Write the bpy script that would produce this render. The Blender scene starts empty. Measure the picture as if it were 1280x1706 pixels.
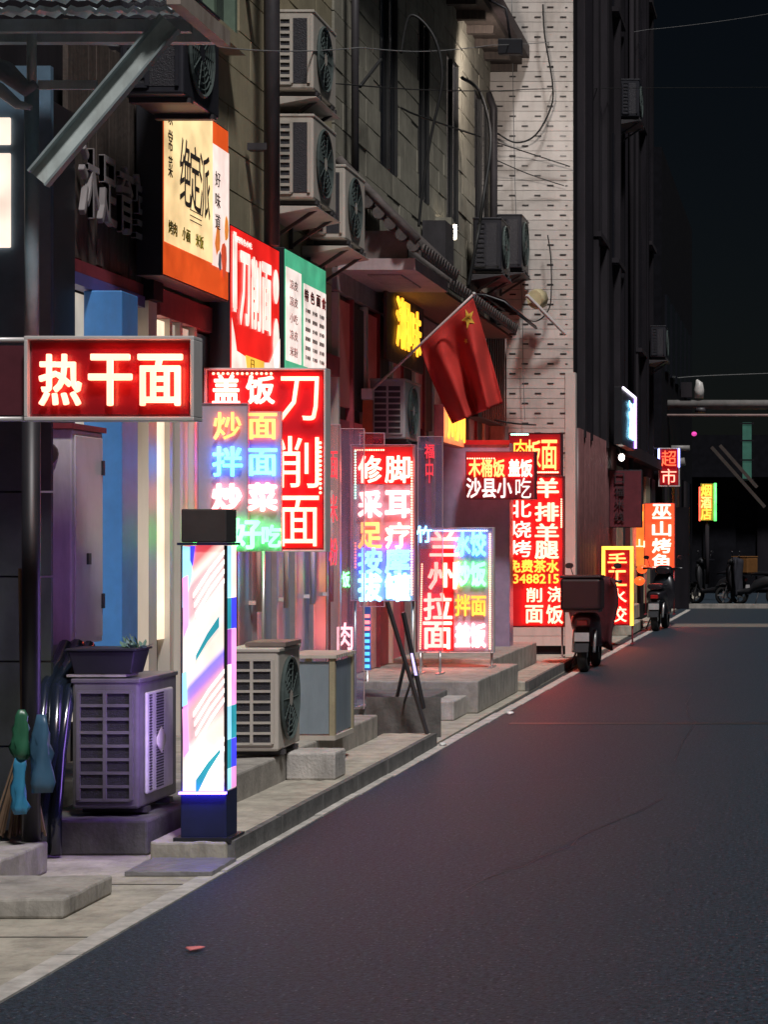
import bpy, bmesh, math, random
from mathutils import Vector, Matrix
random.seed(7)
SC = bpy.context.scene
COL = SC.collection
PI = math.pi
R = math.radians

# ------------------------------------------------------------------ camera
F, CX, CY, H = 3600.0, 1340.0, 895.0, 1.55
cd = bpy.data.cameras.new('camera'); cam = bpy.data.objects.new('camera', cd); COL.objects.link(cam)
cd.sensor_fit = 'HORIZONTAL'; cd.sensor_width = 36; cd.lens = 36*F/1280
cd.shift_x = (640-CX)/1280; cd.shift_y = (CY-853)/1280
cam.location = (0, 0, H); cam.rotation_euler = (R(90), 0, 0)
cd.clip_end = 2000; cd.clip_start = .1
SC.camera = cam

# ------------------------------------------------------------------ sky, sun, exposure
SUN = Vector((.25, -.48, .84)).normalized()          # towards the light
w = bpy.data.worlds.new("World"); SC.world = w; w.use_nodes = True
nt = w.node_tree; bg = nt.nodes['Background']
sky = nt.nodes.new('ShaderNodeTexSky'); sky.sky_type = 'NISHITA'; sky.sun_disc = False
sky.sun_elevation = math.asin(SUN.z); sky.sun_rotation = math.atan2(SUN.x, SUN.y)
nt.links.new(sky.outputs[0], bg.inputs[0]); bg.inputs[1].default_value = .0011
sl = bpy.data.lights.new('sun', 'SUN'); sl.energy = 2.85; sl.angle = R(7); sl.color = (.98, .96, .95)
so = bpy.data.objects.new('sun', sl); COL.objects.link(so)
so.rotation_euler = SUN.to_track_quat('Z', 'Y').to_euler()
SC.view_settings.view_transform = 'Standard'; SC.view_settings.look = 'None'
SC.view_settings.exposure = 0; SC.view_settings.gamma = 1; SC.view_settings.use_curve_mapping = False
try:
    SC.cycles.use_denoising = True; SC.cycles.use_light_tree = True
    SC.cycles.sample_clamp_indirect = 4; SC.cycles.max_bounces = 6
    SC.cycles.transparent_max_bounces = 12
except Exception: pass

# ------------------------------------------------------------------ materials
MC = {}
def mat(name, col, rough=.7, metal=0, var=.25, scale=6, bump=.0, bscale=60, dirt=0, spec=.5, dcol=None, stretch=(1,1,1), em=0):
    if name in MC: return MC[name]
    m = bpy.data.materials.new(name); m.use_nodes = True; n = m.node_tree; N = n.nodes; L = n.links
    b = N['Principled BSDF']
    b.inputs['Roughness'].default_value = rough; b.inputs['Metallic'].default_value = metal
    b.inputs['Specular IOR Level'].default_value = spec
    g = N.new('ShaderNodeNewGeometry'); mp = N.new('ShaderNodeMapping'); L.new(g.outputs['Position'], mp.inputs[0])
    mp.inputs['Scale'].default_value = stretch
    t = N.new('ShaderNodeTexNoise'); t.inputs['Scale'].default_value = scale; t.inputs['Detail'].default_value = 8
    t.inputs['Roughness'].default_value = .65
    L.new(mp.outputs[0], t.inputs['Vector'])
    r = N.new('ShaderNodeMapRange'); r.inputs[1].default_value = .3; r.inputs[2].default_value = .7
    r.inputs[3].default_value = 1-var; r.inputs[4].default_value = 1+var*.6
    L.new(t.outputs[0], r.inputs[0])
    oi = N.new('ShaderNodeObjectInfo'); rr = N.new('ShaderNodeMapRange'); rr.inputs[3].default_value = .9; rr.inputs[4].default_value = 1.08
    L.new(oi.outputs['Random'], rr.inputs[0])
    mu = N.new('ShaderNodeMath'); mu.operation = 'MULTIPLY'; L.new(r.outputs[0], mu.inputs[0]); L.new(rr.outputs[0], mu.inputs[1])
    v = N.new('ShaderNodeVectorMath'); v.operation = 'SCALE'; v.inputs[0].default_value = col; L.new(mu.outputs[0], v.inputs['Scale'])
    out = v.outputs[0]
    if dirt:
        t2 = N.new('ShaderNodeTexNoise'); t2.inputs['Scale'].default_value = 2.3; t2.inputs['Detail'].default_value = 10; t2.inputs['Roughness'].default_value = .75
        mp2 = N.new('ShaderNodeMapping'); mp2.inputs['Scale'].default_value = (3, 3, .6); L.new(g.outputs['Position'], mp2.inputs[0]); L.new(mp2.outputs[0], t2.inputs['Vector'])
        cr = N.new('ShaderNodeMapRange'); cr.inputs[1].default_value = .48; cr.inputs[2].default_value = .72; cr.inputs[4].default_value = dirt
        L.new(t2.outputs[0], cr.inputs[0])
        mx = N.new('ShaderNodeMix'); mx.data_type = 'RGBA'; L.new(cr.outputs[0], mx.inputs[0]); L.new(out, mx.inputs[6])
        mx.inputs[7].default_value = (*(dcol or tuple(c*.3 for c in col)), 1); out = mx.outputs[2]
    L.new(out, b.inputs['Base Color'])
    if bump:
        t3 = N.new('ShaderNodeTexNoise'); t3.inputs['Scale'].default_value = bscale; t3.inputs['Detail'].default_value = 5
        L.new(g.outputs['Position'], t3.inputs['Vector'])
        bp = N.new('ShaderNodeBump'); bp.inputs['Strength'].default_value = bump; bp.inputs['Distance'].default_value = .01
        L.new(t3.outputs[0], bp.inputs['Height']); L.new(bp.outputs[0], b.inputs['Normal'])
    MC[name] = m; return m
def emi(name, col, st, panel=None):
    """something that gives off light; slight mottling of the lit face"""
    if name in MC: return MC[name]
    m = bpy.data.materials.new(name); m.use_nodes = True; n = m.node_tree; N = n.nodes; L = n.links
    b = N['Principled BSDF']; b.inputs['Base Color'].default_value = (*(panel or tuple(min(1, c)*.6 for c in col)), 1)
    b.inputs['Roughness'].default_value = .35
    g = N.new('ShaderNodeNewGeometry'); t = N.new('ShaderNodeTexNoise'); t.inputs['Scale'].default_value = 5
    L.new(g.outputs['Position'], t.inputs['Vector'])
    r = N.new('ShaderNodeMapRange'); r.inputs[1].default_value = .3; r.inputs[2].default_value = .7
    r.inputs[3].default_value = st*.75; r.inputs[4].default_value = st*1.2
    L.new(t.outputs[0], r.inputs[0]); L.new(r.outputs[0], b.inputs['Emission Strength'])
    b.inputs['Emission Color'].default_value = (*col, 1)
    MC[name] = m; return m
def glassy(name, col, alpha=.35, rough=.08):
    if name in MC: return MC[name]
    m = bpy.data.materials.new(name); m.use_nodes = True; n = m.node_tree; N = n.nodes; L = n.links
    b = N['Principled BSDF']; b.inputs['Base Color'].default_value = (*col, 1); b.inputs['Roughness'].default_value = rough
    tr = N.new('ShaderNodeBsdfTransparent'); tr.inputs[0].default_value = (.9, .93, .95, 1)
    mx = N.new('ShaderNodeMixShader'); mx.inputs[0].default_value = alpha
    L.new(tr.outputs[0], mx.inputs[1]); L.new(b.outputs[0], mx.inputs[2]); L.new(mx.outputs[0], N['Material Output'].inputs[0])
    MC[name] = m; return m

M_conc = mat('concrete', (.41, .375, .31), .85, var=.35, scale=5, bump=.3, bscale=45, dirt=.6)
M_step = mat('step_concrete', (.34, .315, .28), .85, var=.35, scale=6, bump=.35, bscale=40, dirt=.7)
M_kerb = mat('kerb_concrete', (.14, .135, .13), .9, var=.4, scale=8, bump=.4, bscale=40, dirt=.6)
M_strip = mat('edge_strip_concrete', (.52, .49, .45), .8, var=.35, scale=9, bump=.2, dirt=.5)
M_acw = mat('aged_white_enamel', (.52, .47, .41), .45, var=.12, scale=3, dirt=.35, dcol=(.22, .17, .12))
M_acw2 = mat('grey_white_enamel', (.42, .40, .40), .4, var=.12, scale=3, dirt=.4, dcol=(.16, .13, .11))
M_acd = mat('dark_grey_enamel', (.028, .028, .036), .4, var=.2, dirt=.3)
M_fin = mat('condenser_fins', (.035, .033, .04), .5, var=.3, scale=40, bump=.5, bscale=120)
M_guard = mat('fan_guard_wire', (.07, .09, .085), .5)
M_black = mat('black_plastic', (.02, .02, .025), .45)
M_pipe = mat('dark_pipe', (.05, .045, .05), .5, dirt=.4)
M_steel = mat('brushed_steel', (.55, .53, .52), .35, metal=.7, var=.15, scale=8)
M_frame = mat('silver_sign_frame', (.72, .68, .66), .4, metal=.25, var=.1)
M_galv = mat('galvanised_steel', (.38, .45, .46), .5, metal=.3, var=.3, scale=5, dirt=.5, dcol=(.12, .10, .08))
M_wood = mat('dark_wood', (.075, .055, .045), .75, var=.5, scale=5, stretch=(6, 6, .7), bump=.4, bscale=30)
M_dred = mat('dark_red_paint', (.24, .035, .045), .5, var=.3, dirt=.4)
M_cream = mat('cream_stone', (.36, .31, .20), .75, var=.22, scale=4, bump=.2, dirt=.35, dcol=(.15, .12, .08))
M_olive = mat('olive_stone', (.30, .28, .22), .75, var=.3, scale=5, bump=.25, dirt=.45, dcol=(.12, .11, .09))
M_joint = mat('dark_joint_mortar', (.09, .085, .07), .9, var=.3)
M_white = mat('white_glazed_tile', (.58, .53, .49), .4, var=.14, scale=2.2, dirt=.5, dcol=(.34, .29, .25))
M_accent = mat('black_accent_tile', (.04, .036, .036), .3)
M_dark = mat('dark_render', (.017, .015, .019), .85, spec=.08, var=.35, scale=3, stretch=(1, 1, .25), dirt=.3)
M_dark2 = mat('grey_render', (.034, .03, .035), .85, spec=.08, var=.35, scale=3, stretch=(1, 1, .25))
M_glassd = mat('dark_window_glass', (.012, .013, .018), .12, var=.1, spec=.6)
M_roof = mat('weathered_roof_tile', (.09, .075, .07), .8, var=.45, scale=12, bump=.5, bscale=30)
M_plast = mat('aged_plaster', (.34, .28, .28), .8, var=.3, dirt=.4)
M_door = mat('grey_door_panel', (.24, .29, .33), .3, var=.2, scale=3, stretch=(1, 1, .3), dirt=.35, spec=.6)
M_alu = mat('cream_aluminium', (.62, .57, .50), .4, var=.15, scale=4, stretch=(1, 1, .2))
M_blue = mat('pier_blue', (.07, .24, .56), .45, var=.15, dirt=.3, dcol=(.1, .16, .3))
M_cab = mat('cabinet_enamel', (.68, .62, .63), .4, var=.12, scale=3, dirt=.35)
M_rdark = mat('dark_red_acrylic', (.20, .01, .015), .25, var=.1)
M_cloth = mat('flag_red_cloth', (.46, .026, .018), .85, var=.18, scale=5)
M_star = mat('flag_yellow_cloth', (.60, .34, .03), .8, var=.1)
M_tyre = mat('rubber', (.015, .015, .015), .85, bump=.3)
M_red = mat('scooter_red_plastic', (.22, .02, .03), .3, var=.2, dirt=.3)
M_bk = mat('scooter_dark_plastic', (.014, .013, .017), .3, var=.2)
M_wire = mat('cable_black', (.015, .015, .015), .6)
M_wireg = mat('cable_grey', (.20, .20, .20), .6)

def T(p, Y):            # pixel of the photograph at depth Y -> point of the place
    return Vector(((p[0]-CX)*Y/F, Y, H-(p[1]-CY)*Y/F))
def S(Y): return F/Y

# ------------------------------------------------------------------ mesh helpers
class MB:
    def __init__(s): s.v = []; s.f = []; s.sm = []
    def quad(s, a, b, c, d): s.poly([a, b, c, d])
    def poly(s, pts, smooth=False):
        i = len(s.v); s.v += [tuple(p) for p in pts]; s.f.append(list(range(i, i+len(pts)))); s.sm.append(smooth)
    def box(s, x0, x1, y0, y1, z0, z1, M=None):
        if x0 > x1: x0, x1 = x1, x0
        if y0 > y1: y0, y1 = y1, y0
        if z0 > z1: z0, z1 = z1, z0
        i = len(s.v)
        P = [(x0,y0,z0),(x1,y0,z0),(x1,y1,z0),(x0,y1,z0),(x0,y0,z1),(x1,y0,z1),(x1,y1,z1),(x0,y1,z1)]
        if M is not None: P = [tuple(M @ Vector(p)) for p in P]
        s.v += P
        for q in ((0,3,2,1),(4,5,6,7),(0,1,5,4),(1,2,6,5),(2,3,7,6),(3,0,4,7)): s.f.append([i+k for k in q]); s.sm.append(False)
        return s
    def beam(s, a, b, wx, wz, up=(0,0,1)):
        a, b = Vector(a), Vector(b); d = (b-a); L = d.length; d.normalize()
        u = Vector(up); r = d.cross(u)
        if r.length < 1e-4: r = d.cross(Vector((1,0,0)))
        r.normalize(); u = r.cross(d)
        M = Matrix((( *r, ), (*u, ), (*d, ))).transposed().to_4x4(); M.translation = a
        return s.box(-wx/2, wx/2, -wz/2, wz/2, 0, L, M)
    def tube(s, pts, r, n=8, caps=True):
        pts = [Vector(p) for p in pts]; rs = r if isinstance(r, (list, tuple)) else [r]*len(pts)
        base = len(s.v); pr = None
        for k, p in enumerate(pts):
            d = (pts[min(k+1, len(pts)-1)]-pts[max(k-1, 0)]).normalized()
            if pr is None:
                pr = d.cross(Vector((0, 0, 1)))
                if pr.length < .05: pr = d.cross(Vector((1, 0, 0)))
            pr = (pr-d*pr.dot(d)).normalized(); q = d.cross(pr)
            for j in range(n):
                a = 2*PI*j/n; s.v.append(tuple(p+(pr*math.cos(a)+q*math.sin(a))*rs[k]))
        for k in range(len(pts)-1):
            for j in range(n):
                a = base+k*n+j; b = base+k*n+(j+1) % n
                s.f.append([a, b, b+n, a+n]); s.sm.append(n > 5)
        if caps:
            s.f.append([base+j for j in range(n)][::-1]); s.sm.append(False)
            s.f.append([base+(len(pts)-1)*n+j for j in range(n)]); s.sm.append(False)
        return s
    def loft(s, secs, n=16, p=2.6, smooth=True):
        """sections (centre, half width, half height, axis frame x,z); along y by default"""
        base = len(s.v)
        for (c, hw, hh) in secs:
            for j in range(n):
                a = 2*PI*j/n; ca, sa = math.cos(a), math.sin(a)
                s.v.append((c[0]+hw*math.copysign(abs(ca)**(2/p), ca), c[1], c[2]+hh*math.copysign(abs(sa)**(2/p), sa)))
        for k in range(len(secs)-1):
            for j in range(n):
                a = base+k*n+j; b = base+k*n+(j+1) % n
                s.f.append([a, b, b+n, a+n]); s.sm.append(smooth)
        s.f.append([base+j for j in range(n)][::-1]); s.sm.append(False)
        s.f.append([base+(len(secs)-1)*n+j for j in range(n)]); s.sm.append(False)
        return s
    def mesh(s, name, m):
        me = bpy.data.meshes.new(name); me.from_pydata(s.v, [], s.f)
        me.polygons.foreach_set('use_smooth', s.sm); me.update()
        bm = bmesh.new(); bm.from_mesh(me); bmesh.ops.recalc_face_normals(bm, faces=bm.faces); bm.to_mesh(me); bm.free()
        if m: me.materials.append(m)
        return me
    def build(s, name, m, parent=None, bevel=0, kind=None, loc=None, rotz=0):
        o = bpy.data.objects.new(name, s.mesh(name, m)); COL.objects.link(o)
        if parent: o.parent = parent
        if loc is not None: o.location = loc
        if rotz: o.rotation_euler.z = rotz
        if bevel:
            b = o.modifiers.new('bevel', 'BEVEL'); b.width = bevel; b.segments = 2; b.limit_method = 'ANGLE'
        if kind: o['kind'] = kind
        return o
def tag(o, label=None, cat=None, group=None, kind=None):
    if label: o['label'] = label
    if cat: o['category'] = cat
    if group: o['group'] = group
    if kind: o['kind'] = kind
    return o
def thing(name, label, cat, loc=(0,0,0), rotz=0, group=None):
    o = bpy.data.objects.new(name, None); COL.objects.link(o); o.empty_display_size = .1
    o.location = loc; o.rotation_euler.z = rotz
    return tag(o, label, cat, group)
def inst(name, me, parent, loc, scale=(1,1,1), rot=(0,0,0)):
    o = bpy.data.objects.new(name, me); COL.objects.link(o); o.parent = parent
    o.location = loc; o.scale = scale; o.rotation_euler = rot; return o
def BX(*a): return MB().box(*a)

# text ---------------------------------------------------------------
GC = {}
def glyph(txt, bold, m):
    key = (txt, bold, m.name)
    if key in GC: return GC[key]
    c = bpy.data.curves.new('lettering', 'FONT'); c.body = txt; c.extrude = .5; c.resolution_u = 2
    o = bpy.data.objects.new('tmp', c); COL.objects.link(o)
    dg = bpy.context.evaluated_depsgraph_get(); me = bpy.data.meshes.new_from_object(o.evaluated_get(dg))
    bpy.data.objects.remove(o); bpy.data.curves.remove(c)
    if bold > .012:      # wide tube strokes: the outline swept round a small circle
        V = [tuple(v.co) for v in me.vertices]; Fc = [list(p.vertices) for p in me.polygons]; v2, f2 = [], []
        nb = 8 if len(V) < 900 else 6
        for k in range(nb):
            a = 2*PI*(k+.5)/nb; o_ = len(v2)
            v2 += [(x+bold*.62*math.cos(a), y+bold*.62*math.sin(a), z*(1-.03*k)) for x, y, z in V]; f2 += [[i+o_ for i in f] for f in Fc]
        bpy.data.meshes.remove(me); me = bpy.data.meshes.new('character'); me.from_pydata(v2, [], f2); me.update()
    xs = [v.co.x for v in me.vertices]; ys = [v.co.y for v in me.vertices]
    cx, cy, wd, ht = (min(xs)+max(xs))/2, (min(ys)+max(ys))/2, max(xs)-min(xs), max(ys)-min(ys)
    for v in me.vertices: v.co = ((v.co.x-cx)/wd, (v.co.y-cy)/ht, v.co.z)
    me.materials.clear(); me.materials.append(m); me.name = 'character'
    GC[key] = me; return me
def put_text(parent, txt, x, z, wd, ht, m, bold=0, y=-.03, th=.015, name='character', rot=0):
    me = glyph(txt, bold, m)
    o = inst(name, me, parent, (x, y, z), (wd, ht, th), (R(90), 0, 0))
    if rot: o.rotation_euler = (R(90), rot, 0)
    return o
def dots(parent, pts, r, m, y=-.02):
    b = MB()
    for (x, z) in pts:
        ring = [(x+r*math.cos(a*PI/3), y, z+r*math.sin(a*PI/3)) for a in range(6)]
        tip = (x, y-r, z); i = len(b.v); b.v += ring+[tip]
        for k in range(6): b.f.append([i+k, i+(k+1) % 6, i+6]); b.sm.append(True)
        b.f.append([i+k for k in range(6)]); b.sm.append(False)
    return b.build('led_dots', m, parent, kind='stuff')
def line(a, b, n): return [(a[0]+(b[0]-a[0])*k/(n-1), a[1]+(b[1]-a[1])*k/(n-1)) for k in range(n)]

class Sign:
    """a board; pixel rectangle of its face at depth Y (frontal) or along the facade (side=True, at X)"""
    def __init__(s, name, label, box, Y=None, X=None, th=.08, group=None, cat='sign', zs=None, ys=None):
        if X is None:
            s.s = S(Y); s.x0, s.y0 = box[0], box[1]
            c = T(((box[0]+box[2])/2, (box[1]+box[3])/2), Y); s.w = (box[2]-box[0])/s.s; s.h = (box[3]-box[1])/s.s
            s.cx, s.cy = (box[0]+box[2])/2, (box[1]+box[3])/2
            s.root = thing(name, label, cat, c, 0, group)
        else:
            s.w = ys[1]-ys[0]; s.h = zs[1]-zs[0]; s.s = None
            s.root = thing(name, label, cat, (X, (ys[0]+ys[1])/2, (zs[0]+zs[1])/2), PI/2, group)
        s.th = th
    def L(s, px, py): return ((px-s.cx)/s.s, -(py-s.cy)/s.s)
    def body(s, m, back=None, name='panel'):
        BX(-s.w/2, s.w/2, 0, s.th, -s.h/2, s.h/2).build('box' if back else name, back or m, s.root, bevel=.004)
        if back: BX(-s.w/2+.012, s.w/2-.012, -.006, .0, -s.h/2+.012, s.h/2-.012).build(name, m, s.root)
    def frame(s, m, t=.018, d=.02):
        b = MB(); W, Hh = s.w/2, s.h/2
        b.box(-W-t, W+t, -d, s.th+.004, Hh, Hh+t); b.box(-W-t, W+t, -d, s.th+.004, -Hh-t, -Hh)
        b.box(-W-t, -W, -d, s.th+.004, -Hh, Hh); b.box(W, W+t, -d, s.th+.004, -Hh, Hh)
        return b.build('frame', m, s.root, bevel=.003)
    def ch(s, txt, px, py, wp, hp, m, bold=.02, y=-.035, th=.014):
        x, z = s.L(px, py)
        if s.th > .025 and m.name.startswith('letter') and m.name != 'letter_soft_white' and y < 0 and abs(x) < s.w/2:      # boards are lettered on both faces
            k = put_text(s.root, txt, -x, z, wp/s.s, hp/s.s, m, bold, s.th+.035, th); k.rotation_euler = (R(90), 0, PI)
        return put_text(s.root, txt, x, z, wp/s.s, hp/s.s, m, bold, y, th)
    def dots(s, a, b, n, m, r=1.6): return dots(s.root, line(s.L(*a), s.L(*b), n), r/s.s, m)
    def foot(s, zg, m, xs=None, r=.012, back=True):
        zc = s.root.location.z
        for x in (xs or (-s.w/2+.02, s.w/2-.02)):
            b = MB(); b.tube([(x, s.th/2, -s.h/2), (x, s.th/2, zg-zc)], r, 8)
            b.box(x-.02, x+.02, s.th/2-.15, s.th/2+.15, zg-zc, zg-zc+.015)
            b.build('leg', m, s.root)

# ================================================================== SETTING
g = BX(-90, 90, -20, 240, -.5, -.012).build('ground', mat('bare_ground', (.05, .05, .05), .95)); g['kind'] = 'structure'
M_asph = mat('asphalt', (.026, .046, .068), .6, var=1.2, scale=45, bump=.7, bscale=90, dirt=.55, dcol=(.018, .022, .028), spec=.45)
_n = M_asph.node_tree; _b = _n.nodes['Principled BSDF']; _l = _b.inputs['Base Color'].links[0].from_socket
_g = _n.nodes.new('ShaderNodeNewGeometry'); _v = _n.nodes.new('ShaderNodeTexVoronoi'); _v.inputs['Scale'].default_value = 42
_n.links.new(_g.outputs['Position'], _v.inputs['Vector'])
_r = _n.nodes.new('ShaderNodeMapRange'); _r.inputs[1].default_value = .26; _r.inputs[2].default_value = .12; _r.inputs[3].default_value = 0; _r.inputs[4].default_value = .8
_n.links.new(_v.outputs['Distance'], _r.inputs[0])
_w = _n.nodes.new('ShaderNodeSeparateColor'); _n.links.new(_v.outputs['Color'], _w.inputs[0])
_t = _n.nodes.new('ShaderNodeMath'); _t.operation = 'GREATER_THAN'; _t.inputs[1].default_value = .72; _n.links.new(_w.outputs[0], _t.inputs[0])
_m = _n.nodes.new('ShaderNodeMath'); _m.operation = 'MULTIPLY'; _n.links.new(_r.outputs[0], _m.inputs[0]); _n.links.new(_t.outputs[0], _m.inputs[1])
_x = _n.nodes.new('ShaderNodeMix'); _x.data_type = 'RGBA'; _n.links.new(_m.outputs[0], _x.inputs[0]); _n.links.new(_l, _x.inputs[6]); _x.inputs[7].default_value = (.16, .16, .18, 1)
_n.links.new(_x.outputs[2], _b.inputs['Base Color'])
rd = BX(-2.68, 9, -5, 150, -.011, 0).build('road', M_asph); rd['kind'] = 'structure'
pv = BX(-5.5, -2.765, 4, 70, -.010, .004).build('pavement', M_conc); pv['kind'] = 'structure'
# edge strip: separate kerb stones along the road edge
es = thing('edge_strip', None, None); es['kind'] = 'structure'
stone = BX(-2.762, -2.672, 0, .985, -.01, .008).mesh('edge_stone', M_strip)
y = 4.0
while y < 46:
    o = inst('edge_stone', stone, es, (random.uniform(-.004, .004)+max(0, y-12)*.008, y, random.uniform(-.002, .003))); y += 1.0
for k, y in enumerate((8.35, 9.62)):
    o = BX(-4.5, -2.768, y, y+.012, .004, .0062).build('pavement_joint', mat('joint_dirt', (.05, .045, .04), .9)); o['kind'] = 'structure'
def crack(pts, wd):
    b = MB(); rr = random.Random(3)
    for (x0, y0), (x1, y1) in zip(pts, pts[1:]):
        d = Vector((x1-x0, y1-y0, 0)).normalized(); n_ = Vector((-d.y, d.x, 0))*wd
        b.poly([(x0-n_.x, y0-n_.y, .0015), (x1-n_.x, y1-n_.y, .0015), (x1+n_.x, y1+n_.y, .0015), (x0+n_.x, y0+n_.y, .0015)])
    o = b.build('road_crack', mat('crack_tar', (.012, .012, .014), .45)); o['kind'] = 'structure'
rr = random.Random(11)
for (x, y, dx, dy, n) in ((-1.5, 9.4, .05, .3, 12), (-2.4, 13.6, .14, .05, 14), (-.9, 15, -.02, .5, 16), (-1.9, 21, .12, .3, 10)):
    P = [(x, y)]
    for k in range(n): P.append((P[-1][0]+dx*rr.uniform(.5, 1.5)+rr.uniform(-.03, .03), P[-1][1]+dy*rr.uniform(.5, 1.5)+rr.uniform(-.05, .05)))
    crack(P, .003)
# patches, litter on road
pt = BX(-2.45, -.2, 17.9, 18.06, .0, .003).build('road_patch', mat('tar_patch', (.03, .03, .033), .5)); pt['kind'] = 'structure'
tag(MB().loft([((-2.29, 8.06, .012), .003, .003), ((-2.285, 8.09, .014), .035, .006), ((-2.27, 8.12, .012), .02, .004)], 8).build('litter_scrap', mat('pink_wrapper', (.7, .2, .2), .6)),
    'small crumpled pink wrapper lying on the asphalt near the camera', 'litter')
for (px, py, lb, sz) in ((850, 1189, 'small white paper scrap shining in the gutter beyond the kerb steps', .035), (738, 1241, 'pale crumpled scrap lying at the kerb end', .03)):
    Y = (H-.01)*F/(py-CY); p = T((px, py), Y)
    tag(MB().loft([((p.x, p.y-.03, .012), .004, .004), ((p.x, p.y, .02), sz, .012), ((p.x+.01, p.y+.05, .012), .01, .004)], 8).build('litter_scrap', mat('white_scrap', (.8, .78, .75), .6)), lb, 'litter')

# ------------------------------------------------------------------ steps and raised platforms
def slab(name, label, x0, x1, y0, y1, z0, z1, m=M_step, bev=.012, cat='platform', top=None):
    r = thing(name, label, cat, ((x0+x1)/2, (y0+y1)/2, z0))
    hx, hy = (x1-x0)/2, (y1-y0)/2
    bm = bmesh.new(); bmesh.ops.create_cube(bm, size=1)
    bmesh.ops.scale(bm, vec=(2*hx, 2*hy, z1-z0), verts=bm.verts); bmesh.ops.translate(bm, vec=(0, 0, (z1-z0)/2), verts=bm.verts)
    bmesh.ops.subdivide_edges(bm, edges=[e for e in bm.edges if abs((e.verts[0].co-e.verts[1].co).z) < .01], cuts=10, use_grid_fill=True)
    for v in bm.verts:      # worn, uneven edges
        if v.co.z > .01: v.co += Vector((random.uniform(-1, 1)*.004, random.uniform(-1, 1)*.004, random.uniform(-1, 1)*.003))
    me = bpy.data.meshes.new('slab_body'); bm.to_mesh(me); bm.free(); me.materials.append(m)
    o = bpy.data.objects.new('slab_body', me); COL.objects.link(o); o.parent = r
    b = o.modifiers.new('bevel', 'BEVEL'); b.width = bev; b.segments = 2; b.limit_method = 'ANGLE'; b.angle_limit = R(50)
    return r
slab('door_step', 'low concrete slab step nearest the camera at bottom left', -4.3, -3.0, 8.75, 9.37, .004, .088, cat='step')
slab('door_step', 'taller concrete step behind the nearest slab at the left edge', -4.5, -3.49, 9.38, 9.97, .004, .15, cat='step')
p1 = slab('kerb_platform', 'long low concrete kerb platform carrying the barber light box', -3.12, -2.755, 10.3, 16.0, .004, .10, m=M_conc)
slab('kerb_platform', 'raised concrete platform under the white outdoor air conditioner and framed stand', -4.25, -3.10, 11.5, 15.7, .004, .26)
slab('step_block', 'short grey concrete block on the kerb beside the raised platform', -3.095, -2.80, 12.9, 13.2, .10, .265, m=mat('pale_block', (.45, .42, .39), .85, var=.3, bump=.5, dirt=.5), cat='step')
slab('ramp_plate', 'thin metal ramp plate in front of the barber light box', -3.1, -2.70, 9.85, 10.28, .006, .028, m=mat('dull_plate', (.25, .24, .25), .5, metal=.3, dirt=.5), bev=.003, cat='plate')
slab('shop_steps', 'dark concrete platform end behind the leaning easel', -4.25, -3.12, 17.0, 18.9, .004, .22, m=M_kerb)
slab('shop_steps', 'broad concrete landing beneath the white and coloured menu board', -4.25, -2.86, 18.95, 21.6, .004, .29)
slab('shop_steps', 'low front step with pale marks below the menu board landing', -3.5, -2.95, 18.2, 18.9, .004, .17, m=mat('pale_block', (.45,.42,.39)))
slab('shop_steps', 'narrow concrete ledge at the foot of the red neon boards', -4.25, -3.12, 21.7, 25.2, .004, .33)
slab('kerb_platform', 'low kerb platform lit orange beneath the lamb menu board', -3.10, -2.80, 21.7, 26.2, .004, .10, m=M_conc)
slab('shop_steps', 'small white stepped entrance beside the black scooter', -3.04, -2.72, 34.0, 36.6, .004, .16, m=M_conc)
slab('shop_steps', 'upper white step at the far shop doorway', -3.04, -2.86, 35.0, 37.6, .165, .40, m=M_conc)

kr = thing('kerb_riser_shade', 'dark strips standing for the shaded riser of the low kerb platform along the gutter', 'kerb', (-2.736, 13.2, 0))
km = BX(-.018, .018, 0, .93, .004, .104).mesh('riser_shade', M_kerb)  # dark tone puts the shade of the riser face into the colour
for k in range(6): inst('riser_shade', km, kr, (random.uniform(-.004, .004), -2.88+k*.95, random.uniform(-.003, .002)))
kr2 = thing('kerb_riser_shade', 'dark strips standing for the shaded riser of the orange lit far platform', 'kerb', (-2.785, 24, 0))
for k in range(5): inst('riser_shade', km, kr2, (random.uniform(-.004, .004), -2.3+k*.95, random.uniform(-.003, .002)))  # same painted shade on the far riser
# ================================================================== BUILDINGS
FX = -4.10
# B1 near dark shop building
b1 = thing('shop_building', 'dark wood fronted shop building at the left edge behind the awning', 'building', (-4.8, 11.4, 0))
def PB(mb, name, m, root, **k):     # build in world coordinates under a root
    o = mb.build(name, m, root, **k); o.location = -Vector(root.location); return o
PB(BX(-7, -4.22, 6.0, 13.55, 0, 7.5), 'wall', M_dark2, b1)
me = BX(0, .03, 0, .118, 0, 1.32).mesh('board', M_wood)
for k in range(12):
    inst('board', me, b1, Vector((-4.13+random.uniform(-.006, .006), 12.02+k*.122, 3.12+random.uniform(-.01, .01)))-Vector(b1.location))
PB(BX(-4.22, -4.08, 12.0, 13.34, 3.04, 3.11), 'cornice', M_dred, b1)
PB(BX(-4.22, -4.02, 13.35, 13.55, 3.02, 5.2), 'corner_post', M_dark, b1); PB(BX(-4.22, -4.06, 13.38, 13.55, .28, 3.015), 'door_post', M_alu, b1)
PB(BX(-4.22, -4.05, 11.0, 12.0, 2.1, 3.9), 'door_panel', M_black, b1)
# shutters/doors left of the cabinet
PB(BX(-4.22, -4.12, 10.6, 11.0, .1, 2.9), 'door_panel', M_dark2, b1)
# window glow at the very left
wf = PB(BX(-4.2, -4.10, 10.9, 11.6, 2.9, 3.7), 'window', mat('blue_grey_frame', (.12, .2, .28), .5), b1)
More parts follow.
